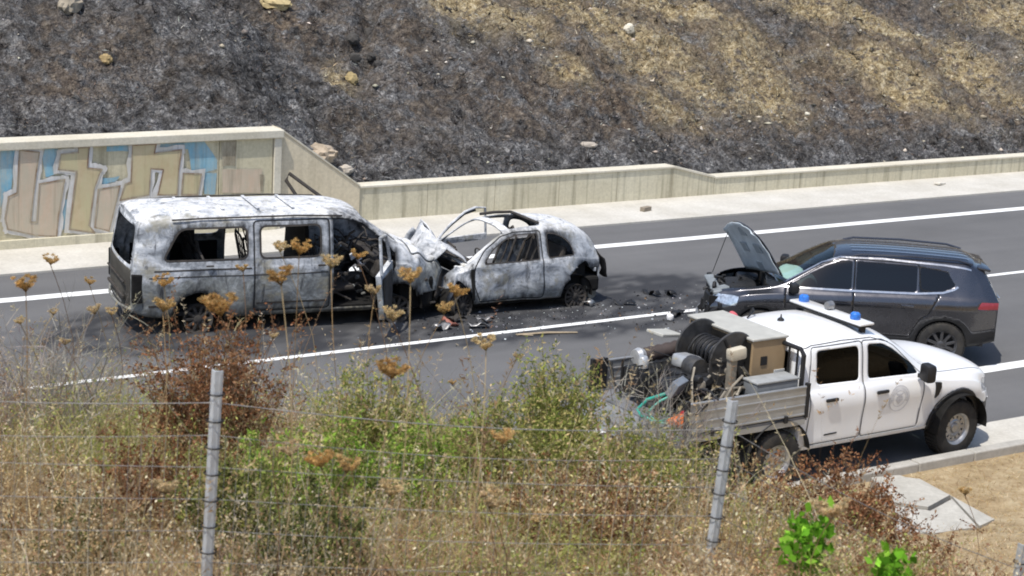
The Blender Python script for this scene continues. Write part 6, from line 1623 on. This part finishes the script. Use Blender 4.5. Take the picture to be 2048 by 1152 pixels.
def umbel(x, y, z, d, where, k):
    r_ = random.Random(100 + k)
    gx, gy = x + r_.uniform(-.25, .25), y + r_.uniform(-.2, .2); gz = float(terrain_bank(gx, gy)) - .02
    root = empty("wild_carrot", (gx, gy, gz), 0, "dry wild carrot head, " + where, "flower", "dried wild carrot heads")
    top = Vector((x - gx, y - gy, z - gz)); b = MB(); side = Vector((r_.uniform(-.16, .16), r_.uniform(-.16, .16), 0))
    pts = [top * t + side * sin(pi * t) for t in (0, .2, .4, .6, .8, .93, 1.0)]
    b.tube(pts, [.0022, .0021, .002, .0019, .0018, .0018, .0026], 5); b.make("stem", M_UST[k % 3], root, smooth=True)
    tone = [(.58, .38, .15), (.62, .44, .20), (.50, .32, .13), (.66, .52, .29)][k % 4] if z > 5.15 or k % 2 else (.62, .49, .29)
    R = d / 2; nr = 20 + int(d * 120); cup = r_.uniform(.35, .8)
    ang = rng.uniform(0, 2 * pi, nr); rad = np.sqrt(rng.uniform(.05, 1, nr)); ax = Vector((r_.uniform(-.25, .25), r_.uniform(-.25, .25), 1)).normalized()
    q = np.array(Vector((0, 0, 1)).rotation_difference(ax).to_matrix())
    apex = np.array(top); ends = np.stack([rad * np.cos(ang), rad * np.sin(ang), .30 + (cup + .35) * rad ** 2], -1) * R
    mid = ends * np.array([.75, .75, .45])
    c = Cloud(); col = jitter([tone, tuple(v * .7 for v in tone)], nr, .2)
    A = np.repeat(apex[None], nr, 0); E = ends @ q.T; Mi = mid @ q.T
    c.blades(A, E, np.full(nr, .005), (Mi * 2 - E) * .0, col * .6, 2)
    m = nr * 44; i = rng.choice(nr, m)
    pos = apex + E[i] + (rdir(m) * np.array([1, 1, .55])) * (R * rng.uniform(.05, .26, m))[:, None]
    c.leaves(pos, unit(E[i]) * .4 + rdir(m, -.2, 1), rng.uniform(.12, .30, m) * R, rng.uniform(.07, .15, m) * R, np.clip(jitter([tone, tuple(min(1, v * 1.35) for v in tone), tuple(v * .6 for v in tone)], m, .2), 0, 1))
    c.make("flower_head", M_STRAW, root)
M_UST = [plain("umbel_stem_%s" % n, c, .85, 0, .2) for n, c in (("tan", (.27, .18, .09)), ("brown", (.17, .10, .055)), ("pale", (.33, .25, .14)))]
for k, a in enumerate(UMBELS): umbel(*a, k)

# --- wire fence with leaning galvanised posts
def fence():
    root = empty("wire_fence", (5.2, 6.1, 4.0), 0, "wire mesh fence on leaning galvanised posts across the foreground", "fence")
    ZN = plain("galvanised_steel", (.52, .54, .56), .5, .35, .45, .2, 7, .15, 50, ((.24, .22, .18), .4)); WI = plain("fence_wire", (.27, .26, .25), .6, .5, .4, .3, 20)
    o = np.array(root.location)
    posts = [(2.97, 6.64, 5.47, 0.035, 0), (5.23, 6.07, 5.23, .055, 0), (7.12, 5.92, 4.27, .03, 0), (.9, 7.0, 5.75, .0, 0), (9.3, 5.6, 3.6, .02, 0)]
    tops = []
    for x, y, z, lean, _ in posts:
        g = float(terrain_bank(x, y)) - .25
        d = Vector((.84, -.54, 0)) * lean * (z - g)
        top = Vector((x, y, z)); bot = Vector((x, y, g)) - d; ax = (top - bot)
        p = empty("post"); p.parent = root; p.location = bot - Vector(o); p.rotation_euler = Vector((0, 0, 1)).rotation_difference(ax.normalized()).to_euler()
        L = ax.length; b = MB(); w = .018
        b.prism([(-w, -w), (w, -w), (w, -w + .006), (-w + .006, -w + .006), (-w + .006, w), (-w, w)], 'z', 0, L)
        b.prism([(.004, -.02), (.010, -.02), (.010, .02), (.004, .02)], 'z', 0, L - .01); b.make("angle_bar", ZN, p)
        for k in range(9):
            zz = L - .10 - k * .115
            if zz > .1:
                b = MB(); b.lathe([(.034, -.004), (.037, 0), (.034, .004)], 12, 'z', (0, 0, zz)); b.make("wire_tie", M_BLACK, p)
        tops.append((top, ax.normalized()))
    tops.sort(key=lambda t: t[0].x)
    # strands: top wires slack, then the mesh
    nrow = 8
    for j in range(nrow):
        pts = []
        for (a, na), (c, nc) in zip(tops[:-1], tops[1:]):
            for s in range(9):
                t = s / 9; p = (a - na * (.14 + j * .14)).lerp(c - nc * (.14 + j * .14), t); p.z -= (.05 if j < 2 else .02) * sin(pi * t); pts.append(p - Vector(o))
        pts.append(tops[-1][0] - tops[-1][1] * (.14 + j * .14) - Vector(o))
        b = MB(); b.tube(pts, .0014 if j else .002, 4, cap=False); b.make("strand", WI, root)
    b = MB()
    for (a, na), (c, nc) in zip(tops[:-1], tops[1:]):
        n = int((c - a).length / .05)
        for k in range(1, n):
            t = k / n; p = a.lerp(c, t); na_ = na.lerp(nc, t); sag = .05 * sin(pi * t)
            b.tube([p - na_ * .28 - Vector((0, 0, sag)) - Vector(o), p - na_ * 1.12 - Vector((0, 0, sag * .4)) - Vector(o)], .0012, 3, cap=False)
    tag(b.make("mesh_wires", WI, root), kind="stuff")
fence()

# --- hillside cover: charred tufts, ash flecks, dry tufts, stones
def hill_scatter():
    n = 110000
    X = rng.uniform(7, 46, n); Y = 31.75 + rng.uniform(0, 1, n) ** 1.2 * 7.5
    Z = terrain_hill(X, Y); P = np.stack([X, Y, Z], -1); k = in_view(P, .15) & (rng.random(n) < sstep(.42, .60, fbm(X * 1.5, Y * 2.2, 4, 23)) + .12); P = P[k]; n = len(P)
    gold = np.zeros(n)
    for cx, cy, rx, ry in GOLD: gold = np.maximum(gold, blob(P[:, 0], P[:, 1], cx, cy, rx, ry, -.5))
    gold *= .5 + .9 * fbm(P[:, 0] * 1.4, P[:, 1] * 1.4, 3, 15)
    isg = rng.random(n) < np.clip(gold * .9, 0, .7)
    h = np.where(isg, rng.uniform(.04, .15, n), rng.uniform(.03, .13, n))
    patch_ = fbm(P[:, 0] * .8, P[:, 1] * 1.1, 4, 19)
    pale = rng.random(n) < sstep(.38, .62, patch_) * .45
    char = jitter([(.025, .025, .028), (.07, .069, .071), (.14, .137, .136), (.19, .15, .115)], n, .35)
    ash = jitter([(.26, .257, .25), (.18, .178, .175), (.42, .41, .385)], n, .25)
    gcol = jitter([(.42, .32, .17), (.54, .44, .26), (.28, .20, .10), (.66, .59, .43)], n, .3)
    col = np.where(isg[:, None], gcol, np.where(pale[:, None], ash, char))
    c = Cloud(); tip = rdir(n, -.1, 1) * h[:, None]
    c.blades(P, tip, rng.uniform(.006, .018, n), rdir(n, -1, .2) * (h * .4)[:, None], col, 2)
    tag(c.make("burnt_stubble", M_CHARRED), "charred stubble, ash and surviving dry tufts on the burnt slope", kind="stuff")
    # charred stubs of burnt shrubs
    q = 420; X = rng.uniform(7, 46, q); Y = 31.9 + rng.uniform(0, 1, q) * 6.8; B0 = np.stack([X, Y, terrain_hill(X, Y)], -1); B0 = B0[in_view(B0, .15)]; q = len(B0)
    i = np.repeat(np.arange(q), 16); m = len(i); h = rng.uniform(.05, .24, m) * rng.uniform(.5, 1.2, q)[i]
    c = Cloud(); c.blades(B0[i] + rdir(m) * np.array([.05, .05, 0]), rdir(m, .15, 1) * h[:, None], rng.uniform(.008, .02, m), rdir(m) * (h * .25)[:, None], jitter([(.012, .012, .012), (.03, .028, .026), (.06, .05, .045)], m, .3), 2)
    tag(c.make("charred_stubs", M_CHARRED), "black stubs of burnt shrubs on the slope", kind="stuff")
    # stones, joined: thousands of small ones
    m = 2000; X = rng.uniform(7, 46, m); Y = 31.75 + rng.uniform(0, 1, m) * 7.3; P = np.stack([X, Y, terrain_hill(X, Y)], -1)
    w = .25 + .75 * sstep(18, 28, X); k = in_view(P, .15) & (rng.random(m) < w); P = P[k]; m = len(P)
    octa = np.array([(1, 0, 0), (0, 1, 0), (-1, 0, 0), (0, -1, 0), (0, 0, 1), (0, 0, -1), (.6, .6, .5), (-.6, .5, .55)]); tri = np.array([(0, 6, 4), (6, 1, 4), (1, 7, 4), (7, 2, 4), (2, 3, 4), (3, 0, 4), (0, 1, 6), (1, 2, 7), (1, 0, 5), (2, 1, 5), (3, 2, 5), (0, 3, 5)])
    sz = np.clip(rng.gamma(1.7, .015, m), .010, .085)
    V = octa[None] * rng.uniform(.6, 1.3, (m, 8, 1)) * np.stack([sz * rng.uniform(.7, 1.6, m), sz * rng.uniform(.7, 1.4, m), sz * rng.uniform(.4, .9, m)], -1)[:, None]
    a = rng.uniform(0, 2 * pi, m); ca, sa = np.cos(a)[:, None], np.sin(a)[:, None]
    V = np.stack([V[..., 0] * ca - V[..., 1] * sa, V[..., 0] * sa + V[..., 1] * ca, V[..., 2]], -1) + P[:, None]
    F = (tri[None] + (np.arange(m) * 8)[:, None, None]).reshape(-1, 3)
    cols = np.repeat(jitter([(.36, .32, .25), (.46, .41, .33), (.24, .21, .18), (.10, .095, .09), (.56, .51, .42)], m, .25), 8, 0)
    tag(mobj("stones", V.reshape(-1, 3), F, M_CHARRED, colors=dict(col=cols)), "small pale stones scattered over the burnt slope", kind="stuff")
hill_scatter()

def rock(label, x, y, r, col, seed, z=None, sink=.35, sharp=25):
    b = bmesh.new(); bmesh.ops.create_icosphere(b, subdivisions=3, radius=1.0)
    V = np.array([v.co[:] for v in b.verts]); F = [[v.index for v in f.verts] for f in b.faces]; b.free()
    V = V * (1 + .5 * (fbm(V[:, 0] * 1.3 + seed, V[:, 1] * 1.3 + V[:, 2] * 1.7, 3, seed) - .5)[:, None] + .2 * (fbm(V[:, 0] * 4 + seed, V[:, 2] * 4 + V[:, 1] * 3, 2, seed + 3) - .5)[:, None])
    V = np.round(V * 2.6) / 2.6 * .55 + V * .45; V = np.sign(V) * np.abs(V) ** .9 * np.array(r)
    o = mobj("rock", V, F, plain("rock_face_%d" % seed, col, .9, 0, .2, .25, 5, .5, 20, (tuple(v * .45 for v in col), .6)), smooth=True, sharp=sharp)
    zz = float(terrain_hill(x, y)) if z is None else z
    o.location = (x, y, zz + r[2] * (1 - 2 * sink)); o.rotation_euler = (0, 0, seed * 1.7); tag(o, label, "rock", "rocks on the burnt slope")
rock("smooth tan boulder resting behind the sloping wing wall", 16.45, 32.05, (.34, .24, .20), (.40, .33, .25), 3, 1.22)
rock("small pale rock beside the tan boulder", 16.98, 32.0, (.22, .13, .11), (.50, .44, .36), 4, .88)
rock("yellowish boulder at the top of the slope", 17.84, 37.1, (.34, .20, .17), (.46, .37, .20), 5)
rock("brown boulder at the top left of the slope", 12.5, 35.25, (.28, .2, .2), (.30, .26, .20), 6)
rock("small ochre rock in the black slope on the left", 12.6, 33.55, (.12, .1, .1), (.38, .28, .14), 7)
rock("white rock high on the golden part of the slope", 26.8, 36.1, (.17, .13, .12), (.62, .57, .46), 8)
rock("flat pale rock near the foot of the slope", 23.2, 32.45, (.19, .12, .08), (.42, .37, .31), 9)
rock("ochre rock below the eroded rill", 18.6, 34.9, (.16, .14, .15), (.36, .28, .14), 10)
for k, (x, y, s) in enumerate(((19.2, 36.0, .16), (19.5, 35.7, .12), (19.0, 35.5, .14), (19.8, 36.4, .15), (19.4, 35.2, .10))):
    rock(["dark scorched rock at the rim of the rill", "small black rock in the rill", "black angular rock left of the rill", "topmost dark rock of the rill", "lowest dark rock of the rill"][k], x, y, (s, s * .8, s * .8), (.07, .065, .06), 20 + k, sink=.25)
# ================================================================ SMALL THINGS ON THE ROAD
WOOD = plain("bleached_wood", (.36, .29, .20), .85, 0, .2, .25, 12)
b = MB(); b.tube([(0, 0, .02), (.5, -.10, .028), (.98, -.24, .02)], [.016, .020, .013], 6)
o = b.make("stick", WOOD); o.location = (15.40, 23.12, 0); tag(o, "long thin wooden stick on the centre lane", "stick")
b = MB(); b.tube([(0, 0, .015), (.22, -.16, .02)], [.012, .010], 6); o = b.make("stick", WOOD); o.location = (15.40, 23.16, 0); tag(o, "short stick crossing the end of the long one", "stick")
t = empty("brick", (23.25, 30.30, .041), .3, "grey-brown concrete block lying on the far pavement", "brick")
b = MB(); b.box((0, 0, .045), (.26, .12, .09), bev=.01); b.make("block", plain("brick_grey", (.26, .22, .17), .9, 0, .2, .2, 10, .3, 40), t)
b = MB(); b.lathe([(.02, 0), (.05, .01), (.062, .05), (.055, .085), (.03, .105), (0, .11)], 18, 'z'); o = b.make("white_float", plain("white_plastic", (.82, .82, .82), .4), smooth=True); o.location = (18.30, 22.98, .005); tag(o, "round white plastic cap on the road by the centre line", "cap")
b = MB(); b.box((0, 0, .03), (.34, .16, .05), (0, .1, .3), bev=.01); o = b.make("pale_slab", plain("pale_slab_stone", (.62, .58, .50), .9)); o.location = (32.2, 30.6, .04); tag(o, "flat pale stone on the far pavement at the right", "stone")
r_ = random.Random(44)
labs = ["curved black plastic shard ahead of the SUV's nose", "small black shard left of the curved one", "black trim strip between SUV and small car", "black shard near the centre line", "black shard lying close to the SUV's bumper", "scorched shard behind the small car"]
for k, (x, y) in enumerate(((19.35, 24.35), (19.05, 24.5), (18.2, 24.1), (18.6, 23.2), (19.2, 22.4), (18.0, 25.0))):
    V = crumple(np.array([((i / 5 - .5) * .36, (j / 3 - .5) * .12, .03 + .05 * sin(i * 1.3)) for i in range(6) for j in range(4)]), .10, 9, k)
    F = [(i * 4 + j, (i + 1) * 4 + j, (i + 1) * 4 + j + 1, i * 4 + j + 1) for i in range(5) for j in range(3)]
    o = mobj("plastic_shard", V, F, M_BLACK, smooth=True, solid=.006); o.location = (x, y, .02); o.rotation_euler = (0, 0, r_.uniform(0, 3)); tag(o, labs[k], "debris", "plastic shards on the road")
# glass crumbs, ash flakes and scraps: too many and too small to pick apart
n = 2600
cx = np.concatenate([rng.normal(15.2, 1.0, n // 3), rng.normal(17.4, 1.3, n // 3), rng.normal(19.0, .8, n - 2 * (n // 3))]); cy = np.concatenate([rng.normal(23.9, .45, n // 3), rng.normal(23.9, .5, n // 3), rng.normal(23.3, .8, n - 2 * (n // 3))])
P = np.stack([cx, cy, np.full(n, .012)], -1)
sz = np.clip(rng.gamma(1.5, .007, n), .004, .04)
c = Cloud(); c.leaves(P, rdir(n, -.15, .25), sz * 1.6, sz, jitter([(.03, .03, .032), (.05, .045, .04), (.35, .36, .37), (.55, .56, .57), (.20, .13, .08)], n, .3, [.4, .2, .18, .12, .10]))
tag(c.make("road_debris", M_CHARRED), "glass crumbs, ash flakes and scraps on the asphalt", kind="stuff")
# larger scraps under the crushed noses
labs = ["bent pale metal strip below the van's open door", "crumpled pale sheet beside the small car's front wheel", "burnt grey panel scrap between the two wrecks", "reddish scrap under the van's nose", "twisted bright bracket below the crushed noses", "pale curled scrap behind the small car's wheel"]
for k, (x, y, m_) in enumerate(((14.45, 23.85, 0), (15.35, 24.0, 0), (14.9, 24.15, 1), (14.75, 24.1, 2), (15.1, 23.75, 0), (17.55, 24.35, 0))):
    V = crumple(np.array([((i / 5 - .5) * .34, (j / 3 - .5) * .13, .05 + .04 * sin(i * 1.7 + k)) for i in range(6) for j in range(4)]), .16, 9, 40 + k)
    F = [(i * 4 + j, (i + 1) * 4 + j, (i + 1) * 4 + j + 1, i * 4 + j + 1) for i in range(5) for j in range(3)]
    o = mobj("metal_scrap", V, F, (M_STEEL, M_CHAR, plain("reddish_scrap", (.32, .13, .10), .7))[m_], smooth=True, solid=.006); o.location = (x, y, .02); o.rotation_euler = (0, 0, r_.uniform(0, 3)); tag(o, labs[k], "debris", "metal scraps under the crushed noses")
# concrete drain slab in the verge
M_SLAB = mat_concrete("old_slab_concrete", (.34, .325, .285), (.48, .46, .41), 2.5, .0, bump=.6)
sl = empty("drain_slab", (14.6, 14.4, .14), 0, "cracked grey concrete drain slab sunk in the verge", "slab")
def slab(poly, h=.05):
    b = MB(); b.prism([(p[0] - 14.6, p[1] - 14.4) for p in poly], 'z', -.20, h); b.make("slab_piece", M_SLAB, sl)
slab([(15.62, 15.43), (16.02, 15.35), (16.09, 14.56), (15.53, 14.37), (15.27, 14.66)])
slab([(16.04, 15.33), (16.2, 15.18), (16.01, 13.77), (15.68, 13.69), (16.11, 14.54)], .03)
slab([(15.2, 14.57), (15.48, 14.28), (16.02, 14.46), (15.61, 13.66), (14.99, 13.73), (14.61, 13.98)], .04)
